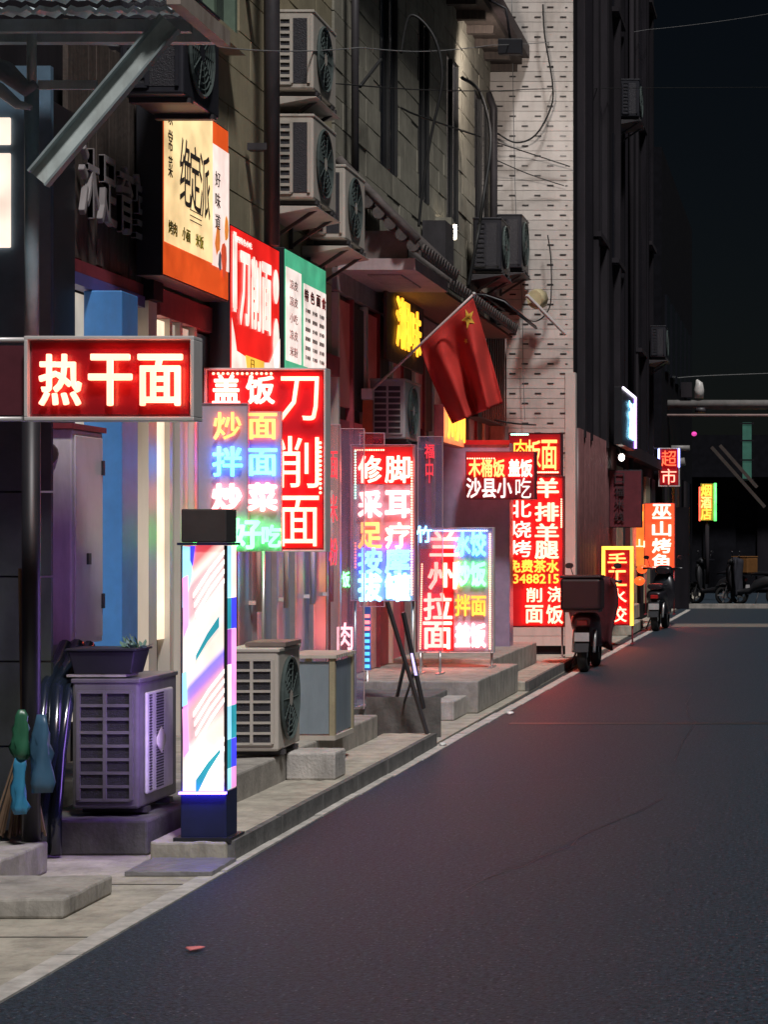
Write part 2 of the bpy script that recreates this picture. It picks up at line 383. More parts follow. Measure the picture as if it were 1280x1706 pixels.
# doorway: lit pane, mullions
M_warm = emi('warm_shop_light', (1, .80, .58), 1.15)
M_warm2 = emi('dim_shop_light', (1, .86, .68), .42)
PB(BX(-4.20, -4.17, 12.05, 12.80, .5, 2.95), 'window', M_warm2, b1)
PB(BX(-4.17, -4.09, 12.80, 12.86, .3, 2.96), 'mullion', M_alu, b1)
PB(BX(-4.17, -4.09, 11.98, 12.04, .3, 2.96), 'mullion', M_alu, b1)
PB(BX(-4.17, -4.07, 11.98, 13.34, 2.965, 3.035), 'lintel', mat('purple_metal', (.12, .1, .3), .4), b1)
PB(BX(-4.20, -4.17, 12.95, 13.28, .3, 2.9), 'window', M_warm, b1)

# 3D letters on the board
sg = Sign('raised_lettering', 'unlit grey raised characters on the dark wooden fascia', None, X=-4.07, ys=(12.05, 13.3), zs=(3.28, 3.78), cat='sign')
M_let = mat('grey_letter', (.30, .27, .27), .5, var=.15)
for k, c in enumerate('沐足育堂'):
    put_text(sg.root, c, -.47+k*.315, .02-.0*k, .27, .40, M_let, .018, y=-.03, th=.035)

# blue pier and door frames
pr = thing('pier', 'blue square pier beside the electrical cabinet', 'pier', (-4.0, 12.5, .26))
BX(-.12, .10, -.15, .15, 0, 2.70).build('shaft', M_blue, pr, bevel=.008)
BX(-.13, .115, -.16, .16, 0, .12).build('base', mat('grey_base', (.2, .22, .26), .6), pr)

# B2 cream building
b2 = thing('tiled_building', 'cream stone clad building above the red and green shop signs', 'building', (-5, 16.3, 0))
PB(BX(-8, -4.16, 13.6, 18.9, 0, 9), 'wall', M_joint, b2)
tw, thh = .62, .30
me = BX(0, .035, 0, tw-.012, 0, thh-.012).mesh('stone_tile', M_cream)
L2 = Vector(b2.location); nrow = 0
z = 3.15
while z < 7.0:
    y0 = 13.62 - (nrow % 2)*.31
    while y0 < 18.85:
        if not (13.7 < y0+.3 < 15.55 and 5.05 < z < 7):
            ln = min(tw, 18.88-y0) if y0 >= 13.6 else tw-(13.6-y0)
            if ln > .1:
                inst('stone_tile', me, b2, Vector((-4.16+random.uniform(-.002, .003), max(13.62, y0), z))-L2, (1, ln/tw, 1))
        y0 += tw
    z += thh; nrow += 1
# upstairs window with green frame
wn = PB(BX(-4.15, -4.10, 13.75, 15.3, 5.1, 7.2), 'window', M_glassd, b2)
for a in (13.72, 14.2, 14.72, 15.26):
    PB(BX(-4.15, -4.02, a, a+.06, 5.08, 7.2), 'mullion', mat('green_frame', (.14, .20, .15), .5, dirt=.3), b2)
PB(BX(-4.16, -3.98, 13.65, 15.4, 4.98, 5.08), 'sill', M_cream, b2)
# ground floor storefront of b2: aluminium frames, grey leaves, handles
PB(BX(-4.16, -4.06, 13.62, 18.9, 2.95, 3.12), 'fascia', M_dred, b2)
PB(BX(-4.15, -4.105, 13.60, 13.86, .9, 2.93), 'window', M_warm, b2); PB(BX(-4.15, -4.105, 13.93, 14.40, 2.35, 2.93), 'window', M_warm2, b2)
ys = [13.89, 14.12, 14.45, 15.0, 15.55, 16.1, 16.7, 17.3, 17.95, 18.6]
for k in range(len(ys)-1):
    m = M_alu if k < 2 else M_door
    PB(BX(-4.15, -4.11, ys[k]+.03, ys[k+1]-.03, .28, 2.93), 'door_leaf', m if k != 0 else M_alu, b2)
    PB(BX(-4.15, -4.07, ys[k]-.028, ys[k]+.028, .26, 2.95), 'mullion', M_alu if k < 3 else M_steel, b2)
for yy in (16.0, 16.85, 17.75, 18.45):
    PB(MB().tube([(-4.04, yy, 1.0), (-4.04, yy, 1.95)], .022, 8).box(-4.11, -4.04, yy-.012, yy+.012, 1.05, 1.08).box(-4.11, -4.04, yy-.012, yy+.012, 1.86, 1.89), 'handle', M_alu, b2)

# B3 building with tall dark windows
b3 = thing('stone_building', 'olive stone clad building with tall narrow dark windows under a dark eave', 'building', (-5, 23.5, 0)); L3 = Vector(b3.location)
PB(BX(-8, -4.16, 18.92, 28.42, 0, 8.2), 'wall', M_joint, b3)
me = BX(0, .04, 0, .66, 0, .235).mesh('stone_tile', M_olive)
WN = [(20.95, 21.9), (23.05, 23.75), (24.85, 25.75), (27.0, 28.2)]
z = 3.95; nrow = 0
while z < 7.75:
    y0 = 18.95-(nrow % 2)*.335
    while y0 < 28.4:
        a, b = max(y0, 18.95), min(y0+.66, 28.4)
        segs = [(a, b)]
        if 5.2 < z+.1 < 7.1 or z+.1 > 7.1 and False:
            for (w0, w1) in WN:
                ns = []
                for (p, q) in segs:
                    if q <= w0 or p >= w1: ns.append((p, q))
                    else:
                        if p < w0: ns.append((p, w0))
                        if q > w1: ns.append((w1, q))
                segs = ns
        for (p, q) in segs:
            if q-p > .06: inst('stone_tile', me, b3, Vector((-4.16+random.uniform(-.003, .012), p, z))-L3, (1, (q-p)/.66, 1))
        y0 += .672
    z += .247; nrow += 1
for (w0, w1) in WN:
    wo = PB(BX(-4.158, -4.145, w0, w1, 5.18, 7.16), 'window', M_glassd, b3)
    f = MB()
    for yy in (w0+.015, w1-.045, (w0+w1)/2-.015): f.box(-4.143, -4.115, yy, yy+.03, 5.2, 7.14)
    PB(f, 'window_frame', mat('dark_frame', (.03, .03, .03), .5), b3)
PB(BX(-4.2, -3.72, 18.9, 28.9, 7.78, 7.86), 'eave', M_wood, b3)
PB(BX(-4.2, -3.62, 18.9, 28.95, 7.862, 8.02), 'gutter', mat('dark_gutter', (.05, .035, .035), .6), b3)
for k in range(14):
    PB(BX(-4.15, -3.78, 19.1+k*.72, 19.2+k*.72, 7.68, 7.778), 'rafter', M_wood, b3)
# ground floor of b3 : dark recessed doors, red frames, shop panes
PB(BX(-4.16, -4.1, 18.95, 28.4, 3.72, 3.92), 'fascia', M_plast, b3)
yy = 19.0; k = 0
while yy < 28.2:
    wdt = .62
    PB(BX(-4.158, -4.125, yy+.03, yy+wdt-.03, .3, 2.6), 'door_leaf', [M_dred, emi('red_wash_glass', (1, .10, .12), .10, (.2, .08, .1)), M_plast][k % 3], b3)  # every third leaf glows faintly, added for the red wash between signs
    PB(BX(-4.158, -4.09, yy-.03, yy+.03, .3, 3.7), 'mullion', [M_alu, M_dred][k % 2], b3)
    PB(BX(-4.158, -4.12, yy+.03, yy+wdt-.03, 2.72, 3.66), 'transom_pane', [emi('red_wash_transom', (1, .12, .10), .05, (.1, .05, .05)), M_wood][k % 2], b3)  # transom glow added for the same red wash
    yy += wdt; k += 1

# B4 white tile wall building
b4 = thing('white_tiled_building', 'tall building with white tiled end wall and dark ribbed street front', 'building', (-4, 36, 0)); L4 = Vector(b4.location)
Y4 = 28.5; XR = (955-CX)/S(Y4)
PB(BX(-8, XR-.012, Y4+.05, 44, 0, 16), 'wall', M_dark, b4)
cm = BX(-5.2, XR, 0, .05, 0, .125).mesh('tile_course', M_white)
z = .12; k = 0
while z < 9.3:
    inst('tile_course', cm, b4, Vector((0, Y4-random.uniform(0, .0015), z))-L4); z += .1305; k += 1
am = BX(-.042, .042, -.004, 0, 0, .021).mesh('accent_tile', M_accent)
z = 2.6; row = 0
while z < 9.2:
    for c in range(5):
        x = XR-.13-c*.334-(row % 2)*.167
        if x < -4.12 or x > XR-.05: continue
        inst('accent_tile', am, b4, Vector((x+random.uniform(-.004, .004), Y4-.001, z+.05))-L4)
    z += .1305; row += 1
am2 = BX(-.016, .016, -.004, 0, 0, .015).mesh('accent_tile', M_accent)
z = 2.6; row = 0
while z < 9.2:
    if row % 2: inst('accent_tile', am2, b4, Vector((XR-.085, Y4-.001, z+.05))-L4)
    z += .1305; row += 1
PB(BX(XR-.10, XR+.035, Y4-.02, Y4+.15, 0, 3.72), 'corner_pier', M_white, b4)
PB(MB().box(-4.1, -3.9, Y4-.3, Y4-.01, 0, 3.0), 'pilaster', M_plast, b4)
# street front ribs, downpipes
for k in range(13):
    yy = 29.1+k*1.13+random.uniform(-.15, .15)
    PB(BX(XR-.02, XR+random.choice((.03, .06, .09)), yy, yy+random.uniform(.12, .3), 2.9, 15.5), 'rib', random.choice((M_dark, M_dark2)), b4)
PB(MB().tube([(XR+.09, 37.0, 2.5), (XR+.09, 37.0, 15)], .045), 'downpipe', M_dark2, b4)
for (yy, zz, hh) in ((39.4, 9.2, 2.2), (39.4, 5.0, 2.2), (42.0, 7.3, 1.9), (42.0, 12, 2), (31.5, 6, 2), (34.5, 6, 2), (34.5, 10, 2)):
    wi = PB(BX(XR-.01, XR+.012, yy, yy+1.2, zz, zz+hh), 'window', M_glassd, b4)
    PB(BX(XR-.01, XR+.10, yy-.1, yy+1.3, zz-.08, zz-.005), 'sill', M_dark2, b4)
# corrugated reddish ground floor screens
for k in range(26):
    yy = 28.75+k*.22
    PB(MB().tube([(XR+.03, yy, .15), (XR+.03, yy, 3.0+.0*k)], .05, 6), 'corrugation', mat('red_brown_sheet', (.14, .06, .06), .45, dirt=.3), b4)
PB(BX(XR-.01, XR+.18, 34.6, 43.9, 2.9, 3.1), 'fascia', M_dark2, b4)
k = 0
for yy in (34.7, 36.2, 37.7, 39.3, 41, 42.5):
    PB(BX(XR-.01, XR+.05, yy, yy+1.1, .3, 2.7), 'door_leaf', (M_cream, M_dark2)[k % 2], b4); k += 1

# B5 far dim buildings
M_dark3 = mat('far_dark_render', (.008, .008, .011), .9, spec=.08, var=.4)
b5 = thing('far_building', 'dim dark building closing the left side of the street beyond the supermarket sign', 'building', (-4, 50, 0))
PB(BX(-9, -2.9, 44.05, 56, 0, 9.5), 'wall', M_dark3, b5)
for k in range(6):
    PB(BX(-2.92, -2.86, 45+k*1.8, 45.9+k*1.8, .2, 2.9), 'door_leaf', (M_dark2, M_glassd)[k % 2], b5)
    PB(BX(-2.905, -2.85, 45+k*1.8, 46.1+k*1.8, 5, 6.6), 'window', M_glassd, b5)
PB(BX(-2.9, -2.5, 46.8, 47.4, 0, 2.2), 'porch', M_dark, b5)
b6 = thing('far_building', 'low dark shed closing the far end of the road under the pipes', 'building', (0, 62, 0))
PB(BX(-6, 12, 60.2, 70, 0, 4.4), 'wall', mat('night_wall', (.008, .008, .011), .9, spec=.08, var=.4), b6)
for k in range(8):
    PB(BX(-2.8+k*1.5, -1.9+k*1.5, 60.1, 60.198, .1, 2.6), 'door_leaf', (M_dark3, M_dark)[k % 2], b6)
PB(BX(-6, 12, 59.2, 60.15, 3.2, 3.32), 'canopy', M_dark3, b6)
ks = slab('far_kerb', 'long pale kerb line crossing the far end of the road', -2.6, 8, 47.0, 47.12, .0, .1, m=M_step, cat='kerb')
rp = BX(-2.3, 8, 37.3, 38.7, .001, .004).build('concrete_band', mat('pale_road_concrete', (.16, .15, .13), .85)); rp['kind'] = 'structure'

# ================================================================== AIR CONDITIONERS
def ac(label, loc, L=.8, D=.3, Hh=.6, rotz=0, m=M_acw, style='small', bracket=False, guard='round', group='outdoor air conditioner units', fin=M_fin, name='air_conditioner'):
    """front (fan) looks to local +X, near end (grille) to local -Y; origin bottom of the near front corner"""
    r = thing(name, label, 'air conditioner', loc, rotz, group)
    BX(-D, 0, 0, L, 0, Hh).build('casing', m, r, bevel=.014)
    BX(-D-.004, .006, -.006, L+.006, Hh-.012, Hh+.01).build('lid', m, r, bevel=.005)
    # end grille: dark fins behind a lattice
    e = .035
    BX(-D+e, -e, -.003, -.001, e+.01, Hh-e-.02).build('fins', fin, r)
    b = MB(); x0, x1, z0, z1 = -D+e, -e, e+.01, Hh-e-.02
    if style == 'grid':
        nx, nz = 2, 8
        for i in range(nx+1):
            x = x0+(x1-x0)*i/nx; b.box(x-.009, x+.009, -.014, -.003, z0, z1)
        for j in range(nz+1):
            z = z0+(z1-z0)*j/nz; b.box(x0, x1, -.012, -.0035, z-.007, z+.007)
    else:   # narrow lattice column beside a plain dark field
        xm = x0+(x1-x0)*.42
        for x in (x0, xm): b.box(x-.012, x+.012, -.014, -.003, z0, z1)
        for j in range(10):
            z = z0+(z1-z0)*j/9; b.box(x0, xm, -.012, -.0035, z-.011, z+.011)
        for x in (x1,): b.box(x-.01, x+.01, -.014, -.003, z0, z1)
    b.build('side_grille', m, r)
    # fan
    cy, cz, rad = L*.43, Hh*.5, min(Hh, L)*.41
    if guard == 'plate':
        BX(.001, .02, L*.12, L*.80, Hh*.10, Hh*.90).build('front_plate', mat('lit_front', (.75, .72, .72), .35, dirt=.25), r, bevel=.01)  # paler tone paints the light box glow on this face
        b = MB()
        for k in range(34):
            z = Hh*(.13+.74*k/33); b.box(.0205, .024, L*.34, L*.52, z, z+.006); b.box(.0205, .024, L*.16, L*.22, z, z+.006)
        b.build('perforation', M_acd, r, kind='stuff')
        MB().loft([((.028, cy-.07, cz), .004, .02), ((.028, cy, cz), .008, .07), ((.028, cy+.07, cz), .004, .02)], 12).build('hub_glint', mat('hub_glint_white', (.9, .85, .78), .25), r)  # white disc painting the bright reflection on the hub
    else:
        n = 28
        b = MB(); b.poly([(.003, cy+rad*math.cos(2*PI*k/n), cz+rad*math.sin(2*PI*k/n)) for k in range(n)])
        b.build('fan_opening', M_acd if m != M_acd else M_black, r)
        b = MB()
        for q in (.25, .4, .55, .7, .85, 1.0):
            b.tube([(.014, cy+rad*q*math.cos(2*PI*k/n), cz+rad*q*math.sin(2*PI*k/n)) for k in range(n+1)], .0045 if q < 1 else .012, 4, False)
        for k in range(10):
            a = PI*k/10*2; b.tube([(.018, cy+rad*.2*math.cos(a), cz+rad*.2*math.sin(a)), (.014, cy+rad*math.cos(a), cz+rad*math.sin(a))], .004, 4)
        b.build('fan_guard', M_guard, r)
        b = MB(); b.poly([(.02, cy+rad*.2*math.cos(2*PI*k/12), cz+rad*.2*math.sin(2*PI*k/12)) for k in range(12)]); b.build('fan_hub', m, r)
        b = MB()
        for k in range(3):
            a = 2*PI*k/3; b.poly([(.006, cy+rad*.15*math.cos(a), cz+rad*.15*math.sin(a)), (.006, cy+rad*.9*math.cos(a), cz+rad*.9*math.sin(a)), (.008, cy+rad*.9*math.cos(a+1.1), cz+rad*.9*math.sin(a+1.1)), (.008, cy+rad*.15*math.cos(a+1.1), cz+rad*.15*math.sin(a+1.1))])
        b.build('fan_blades', M_black, r)
    for y in (.1, L-.16): BX(-D+.02, .01, y, y+.06, -.028, -.001).build('foot', M_pipe, r)
    if bracket:
        for y in (.1, L-.16):
            b = MB(); b.beam((-D-.03, y+.03, -.045), (.03, y+.03, -.045), .03, .03); b.beam((-D-.03, y+.03, -.28), (0, y+.03, -.06), .025, .025); b.beam((-D-.03, y+.03, -.3), (-D-.03, y+.03, -.03), .03, .03)
            b.build('bracket', M_pipe, r)
        b = MB(); b.v = [(-D-.05, -.03, -.14), (.03, -.03, -.07), (.03, L+.03, -.07), (-D-.05, L+.03, -.14), (-D-.05, -.03, -.06), (.03, -.03, -.062), (.03, L+.03, -.062), (-D-.05, L+.03, -.06)]
        for q in ((0,3,2,1),(4,5,6,7),(0,1,5,4),(1,2,6,5),(2,3,7,6),(3,0,4,7)): b.f.append(list(q)); b.sm.append(False)
        b.build('shelf', m if m != M_acd else M_pipe, r, bevel=.003)
    return r
ac('nearest outdoor air conditioner with a purple lit embossed front standing on the dark block', (-3.27, 10.62, .215), D=.33, L=.64, Hh=.63, m=mat('shaded_enamel', (.15, .14, .145), .4, dirt=.4), style='grid', guard='plate')  # dark casing colour stands for shade on the end face
slab('pedestal', 'dark concrete block under the nearest outdoor air conditioner', -3.78, -3.19, 10.5, 11.5, .004, .175, m=M_kerb, cat='block')
ac('white outdoor air conditioner with louvred end on the raised platform behind the light box', (-3.07, 12.62, .30), L=.62, D=.31, Hh=.59, rotz=R(1.8), m=M_acw, style='grid')
ac('upper air conditioner of the stacked pair on the cream wall', (-3.77, 16.6, 4.99), bracket=True)
ac('lower air conditioner of the stacked pair on the cream wall', (-3.77, 16.6, 4.15), bracket=True, Hh=.64)
ac('cream air conditioner on a shelf to the right of the stacked pair', (-3.77, 17.75, 4.0), bracket=True)
ac('dark air conditioner on a shelf under the corrugated awning', (-3.49, 12.15, 4.04), m=M_acd, D=.36, L=.74)
ac('white air conditioner mounted low under the flagpole beside the doorway canopy', (-3.72, 20.15, 2.47), m=M_acw2, D=.33, Hh=.55, style='grid', bracket=True)
ac('near one of two black air conditioners by the white tiled wall', (-3.66, 26.1, 4.78), m=M_acd, D=.34, Hh=.62, bracket=True)
ac('far black air conditioner hanging against the white tiled wall', (-3.62, 27.7, 5.0), L=.7, m=M_acd, D=.32, Hh=.68, bracket=True)
for (yy, zz, lb) in ((35.2, 8.4, 'dim air conditioner high on the dark ribbed street front'), (42.0, 5.05, 'dim air conditioner lower on the dark street front above the camera lamp')):
    ac(lb, (XR+.36, yy, zz), m=M_acd, bracket=True)
# pipe support behind the upper units
tag(MB().tube([(-3.93, 15.95, 3.7), (-3.93, 15.95, 7.2)], .058, 10).box(-4.1, -3.93, 15.9, 16.0, 4.4, 4.45).box(-4.1, -3.93, 15.9, 16, 5.6, 5.65).build('downpipe', M_pipe),
    'thick dark downpipe left of the stacked air conditioners', 'pipe')
tag(MB().tube([(-3.98, 19.15, 4.3), (-3.98, 19.15, 7.7)], .035, 8).build('downpipe', M_pipe), 'thin dark downpipe at the left end of the stone wall', 'pipe')
tag(MB().tube([(-4.02, 27.95, 4.2), (-4.02, 28.0, 7.1), (-4.1, 28.0, 7.3)], .05, 8).build('downpipe', M_pipe), 'dark downpipe at the corner next to the white tiled wall', 'pipe')

# ================================================================== AWNING top left
aw = thing('corrugated_awning', 'rusty corrugated metal awning over the shop at top left', 'awning', (-3.5, 8.6, 3.9)); LA = Vector(aw.location)
for k in range(10, 13):       # overlapping tile-like sheets, ribs along x
    y0 = 6.6+k*.27; b = MB(); n = 64
    for i in range(n):
        xa, xb = -4.5+1.78*i/n, -4.5+1.78*(i+1)/n
        za, zb = [.028*abs(math.sin((x+4.5)*PI/.068)) for x in (xa, xb)]
        zr = 3.875; dz = .035
        b.poly([(xa, y0, zr+za), (xb, y0, zr+zb), (xb, y0+.285, zr+zb+dz), (xa, y0+.285, zr+za+dz)], True)
        b.poly([(xa, y0, zr+za+.004), (xb, y0, zr+zb+.004), (xb, y0, zr+zb-.016), (xa, y0, zr+za-.016)])
    PB(b, 'sheet', mat('pale_sheet', (.62, .72, .74), .45, var=.3, dirt=.5, dcol=(.15, .13, .1)), aw)
PB(BX(-2.73, -2.67, 9.25, 10.05, 3.83, 3.90), 'edge_beam', mat('rusty_beam', (.40, .33, .28), .6, dirt=.6, dcol=(.12, .06, .04)), aw)
PB(BX(-4.5, -2.735, 10.0, 10.06, 3.84, 3.93), 'end_beam', M_galv, aw)
PB(BX(-4.5, -2.735, 9.62, 9.66, 3.80, 3.855), 'purlin', M_galv, aw)
br = thing('brace', 'wide steel channel slanting up from the post to the awning edge', 'brace', (-3.5, 9.85, 3.2))
a, b_ = T((66, 300), 9.44), T((286, 40), 9.44)
PB(MB().beam(a, b_, .012, .088, up=(0, 0, 1)), 'web', mat('pale_galvanised', (.58, .64, .62), .5, var=.25, dirt=.45, dcol=(.2, .17, .14)), br)
d = (b_-a).normalized(); nrm = Vector((-d.z, 0, d.x))
for s_ in (-1, 1):
    PB(MB().beam(a+nrm*.048*s_+Vector((0, -.02, 0)), b_+nrm*.048*s_+Vector((0, -.02, 0)), .05, .010), 'flange', M_galv, br)
po = thing('awning_post', 'blue grey steel post holding the awning at the left edge', 'post', (-3.54, 9.9, 0))
MB().tube([(0, 0, 2.2), (0, 0, 3.62)], .033, 12).build('upper_tube', mat('blue_grey_steel', (.28, .42, .48), .5, dirt=.4), po)
MB().tube([(0, 0, 3.60), (0, 0, 3.9)], .022, 10).build('sleeve', M_galv, po)
MB().tube([(-.02, .05, .15), (-.02, .05, 2.25)], .042, 12).build('lower_tube', M_black, po)
BX(.03, .30, -.01, .01, 3.60, 3.64).build('strut', M_galv, po)
ca = MB().tube([T((-30, 105), 9.8), T((10, 120), 9.8), T((45, 150), 9.8), T((60, 140), 9.8)], [.05, .05, .035, .02], 10)
tag(ca.build('rolled_tarp', mat('grey_tarp', (.16, .18, .2), .7, var=.4, bump=.4)), 'rolled grey tarpaulin hanging at the top of the awning post', 'tarpaulin')
tag(MB().tube([T((-30, 135), 9.7), T((0, 150), 9.7), T((30, 175), 9.7), T((52, 180), 9.7)], [.035, .03, .022, .012], 8).build('hanging_pipe', mat('pale_hose', (.35, .4, .42), .5)), 'pale hose sagging below the rolled tarpaulin', 'hose')
# lit rounded window at the far left
lw = thing('lit_window', 'bright peach lit window cut off by the left edge of the picture', 'window', (-3.8, 10.2, 3.3))
wall = PB(BX(-4.6, -3.60, 10.32, 10.36, 2.3, 3.8), 'panel', mat('blue_grey_frame', (.12, .2, .28), .5), lw)
for (z0, z1) in ((3.02, 3.28), (3.305, 3.54)) if False else ((2.93, 3.38), (3.42, 3.55)):
    PB(BX(-4.2, -3.785, 10.30, 10.315, z0, z1), 'pane', emi('peach_window', (1, .80, .66), 1.25), lw, bevel=.006)

# shutter and door left of the cabinet
sh = thing('shutter_door', 'grey green roller door leaf behind the dark post at the left edge', 'door', (-3.85, 10.7, .1))
for k in range(5): BX(-.3, .12, k*.0, .03, .0+k*.42, .41+k*.42).build('panel', mat('grey_green', (.06, .07, .066), .6, var=.3, dirt=.4), sh)
cab = thing('electrical_cabinet', 'tall enamel electrical cabinet on the wall above the nearest air conditioner', 'cabinet', (-4.05, 11.28, .985))
BX(0, .225, 0, .5, 0, 1.13).build('casing', M_cab, cab, bevel=.008)
BX(.226, .236, .03, .47, .03, 1.10).build('door', M_cab, cab, bevel=.004)
BX(.237, .250, .20, .24, .42, .48).build('lock', M_black, cab)
for z in (.18, .9): BX(.237, .25, .44, .465, z, z+.08).build('hinge', M_black, cab)
MB().tube([(.1, -.004, 1.0), (.1, -.03, 1.0)], .06, 14).build('knob', mat('brown_knob', (.07, .04, .04), .5), cab)
BX(-.02, .24, -.03, .52, 1.131, 1.16).build('hood', M_dred, cab)

# drain hoses, bags, broom at left
hs = thing('drain_hoses', 'bundle of black shiny hoses hanging below the electrical cabinet', 'hose', (-3.75, 10.9, .2)); LH = Vector(hs.location)
for k, (x, r) in enumerate(((-3.72, .035), (-3.66, .04), (-3.60, .03))):
    PB(MB().tube([(x-.04, 11.0, 1.0), (x-.02, 10.65, .8), (x+.02*math.sin(k*2), 10.5, .5), (x-.02, 10.45, .22), (x-.01, 10.42, .02)], r, 10), 'hose', mat('shiny_black_hose', (.012, .018, .03), .15, spec=.8), hs)
def bag(label, c, w, h, col, seed, nm='plastic_bag'):
    rnd = random.Random(seed); secs = []
    b = MB(); n = 14; L = 8; base = 0
    for k in range(L+1):
        t = k/L; rr = w*(.35+.5*t**.6+.12*rnd.uniform(-1, 1))*(1 if t < .95 else .7)
        for j in range(n):
            a = 2*PI*j/n; q = 1.5*rr*(1+.25*math.sin(3*a+seed+t*5)+rnd.uniform(-.16, .16))
            b.v.append((c[0]+q*math.cos(a), c[1]+q*.6*math.sin(a), c[2]+h*(1-t)))
    for k in range(L):
        for j in range(n):
            b.f.append([k*n+j, k*n+(j+1) % n, (k+1)*n+(j+1) % n, (k+1)*n+j]); b.sm.append(True)
    b.f.append([L*n+j for j in range(n)]); b.sm.append(False); b.f.append(list(range(n))); b.sm.append(False)
    return tag(b.build(nm, mat('bag_%d' % seed, col, .35, var=.2)), label, 'bag')
Yb = 9.78
def bagpx(label, x0, x1, y0, y1, col, seed):
    p = T(((x0+x1)/2, y1), Yb); bag(label, (p.x, Yb, p.z), (x1-x0)/S(Yb)/2*.85, (y1-y0)/S(Yb), col, seed)
bagpx('green plastic bag hanging at the left edge above the blue one', 20, 50, 1182, 1265, (.025, .11, .06), 1)
bagpx('bright blue plastic bag hanging under the green bag', 20, 45, 1262, 1356, (.04, .22, .38), 2)
bagpx('crumpled dark blue plastic bag beside the black hoses', 50, 88, 1190, 1320, (.05, .12, .2), 3)
bm_ = thing('broom', 'old straw broom leaning at the left edge behind the taller step', 'broom', T((15, 1398), 10.0))
MB().tube([(.05, .05, .35), (.0, .15, 1.25)], .012, 8).build('handle', mat('broom_stick', (.18, .11, .06), .7), bm_)
b = MB()
for k in range(60):
    a = random.uniform(-1, 1); c = random.uniform(-1, 1)
    b.beam((.05+a*.02, .05+c*.02, .42), (.03+a*.12, .04+c*.05, random.uniform(0, .04)), .007, .007)
b.build('bristles', mat('straw', (.16, .10, .06), .9), bm_, kind='stuff')

# planter trough on the nearest unit
tr = thing('planter_trough', 'black plastic planter trough on top of the nearest air conditioner', 'planter', (-3.44, 10.74, .875))
b = MB(); b.v = [(-.155, -.10, 0), (.125, -.10, 0), (.125, .1, 0), (-.155, .1, 0), (-.18, -.125, .115), (.15, -.125, .115), (.15, .125, .115), (-.18, .125, .115)]
for q in ((0,3,2,1),(4,5,6,7),(0,1,5,4),(1,2,6,5),(2,3,7,6),(3,0,4,7)): b.f.append(list(q)); b.sm.append(False)
b.build('trough', M_black, tr, bevel=.006)
BX(-.19, .16, -.135, .135, .116, .128).build('rim', M_black, tr, bevel=.003)
BX(-.19, .1, -.11, .1, -.012, -.001).build('slab', M_step, tr)
pl = thing('succulent', 'small pale green spiky succulent growing at the right end of the trough', 'plant', (-3.33, 10.74, 1.0))
b = MB()
for k in range(46):
    a = random.uniform(0, 2*PI); e = random.uniform(.1, 1.3); L = random.uniform(.04, .085)
    ox, oy = random.uniform(-.05, .05), random.uniform(-.04, .04)
    dirv = Vector((math.cos(a)*math.cos(e), math.sin(a)*math.cos(e), math.sin(e))); sd = dirv.cross(Vector((0, 0, 1))).normalized()*.006
    o0 = Vector((ox, oy, 0)); b.poly([o0-sd, o0+sd, o0+dirv*L*.6+sd*1.5+Vector((0, 0, .003)), o0+dirv*L, o0+dirv*L*.6-sd*1.5])
b.build('leaves', mat('succulent_green', (.14, .26, .16), .5), pl, kind='stuff')

# framed stand (white posts and slatted lid) on the platform
fs = thing('framed_stand', 'cream metal framed glass stand with a slatted lid beside the white air conditioner', 'stand', (-3.28, 13.75, .26))
W_, D_, H_ = .28, .55, .52
for (x, y) in ((0, 0), (W_, 0), (0, D_), (W_, D_)): BX(x-.018, x+.018, y-.018, y+.018, 0, H_).build('post', M_cream, fs)
for k in range(9): BX(-.03, W_+.03, -.03+k*.07, .02+k*.07, H_+.001, H_+.022).build('slat', M_acw, fs)
BX(.02, W_-.02, -.008, -.002, .04, H_-.02).build('pane', M_door, fs)
BX(W_+.002, W_+.008, .03, D_-.03, .04, H_-.02).build('pane', M_door, fs)
for z in (.0, ): BX(-.02, W_+.02, -.02, -.009, 0, .03).build('rail', M_acw, fs); BX(W_-.01, W_+.02, 0, D_, -.0, .03).build('rail', M_acw, fs)
tag(BX(-3.30, -3.06, 12.75, 13.15, .905, .93).build('folded_sheet', mat('brown_sheet', (.2, .15, .13), .7)), 'folded brown sheet lying on top of the white air conditioner', 'cloth')

# ================================================================== BARBER LIGHT BOX
LB = thing('barber_light_box', 'tall glowing barber light box with diagonal coloured stripes on the kerb', 'light box', (-2.873, 10.34, .10))
hw, dp = .104, .185
BX(-hw-.006, hw+.006, -.004, dp+.004, .0, .235).build('base', mat('navy_base', (.015, .02, .07), .35), LB, bevel=.004)
BX(-hw-.035, hw+.035, -.03, dp+.03, -.001, .016).build('foot_plate', M_black, LB)
BX(-hw-.004, hw+.004, -.002, dp+.002, 1.425, 1.585).build('cap', mat('dark_cap', (.06, .055, .055), .4), LB, bevel=.006)
BX(-hw-.02, hw+.018, -.018, dp+.018, 1.412, 1.424).build('collar', mat('navy_base', (.015, .02, .07)), LB)
E_w = emi('lamp_cream', (1, .80, .70), 1.45); E_w2 = emi('lamp_white_bar', (1, .9, .82), 1.7)
E_teal = emi('lamp_teal', (.03, .32, .40), 1.0); E_blue = emi('lamp_blue', (.05, .05, 1.0), 1.5); E_red = emi('lamp_red', (.8, .08, .10), .9)
E_pink = emi('lamp_pink', (1.0, .35, .75), 1.2); E_dim = emi('lamp_shade_bar', (.72, .52, .56), .8); E_sky = emi('lamp_sky', (.35, .75, 1.0), 1.2); E_mag = emi('lamp_magenta', (.45, .10, .55), .9)
E_side = emi('lamp_violet_side', (.42, .22, 1.0), 10)
E_print = emi('lamp_printed_roll', (1, .8, .7), 1.12)
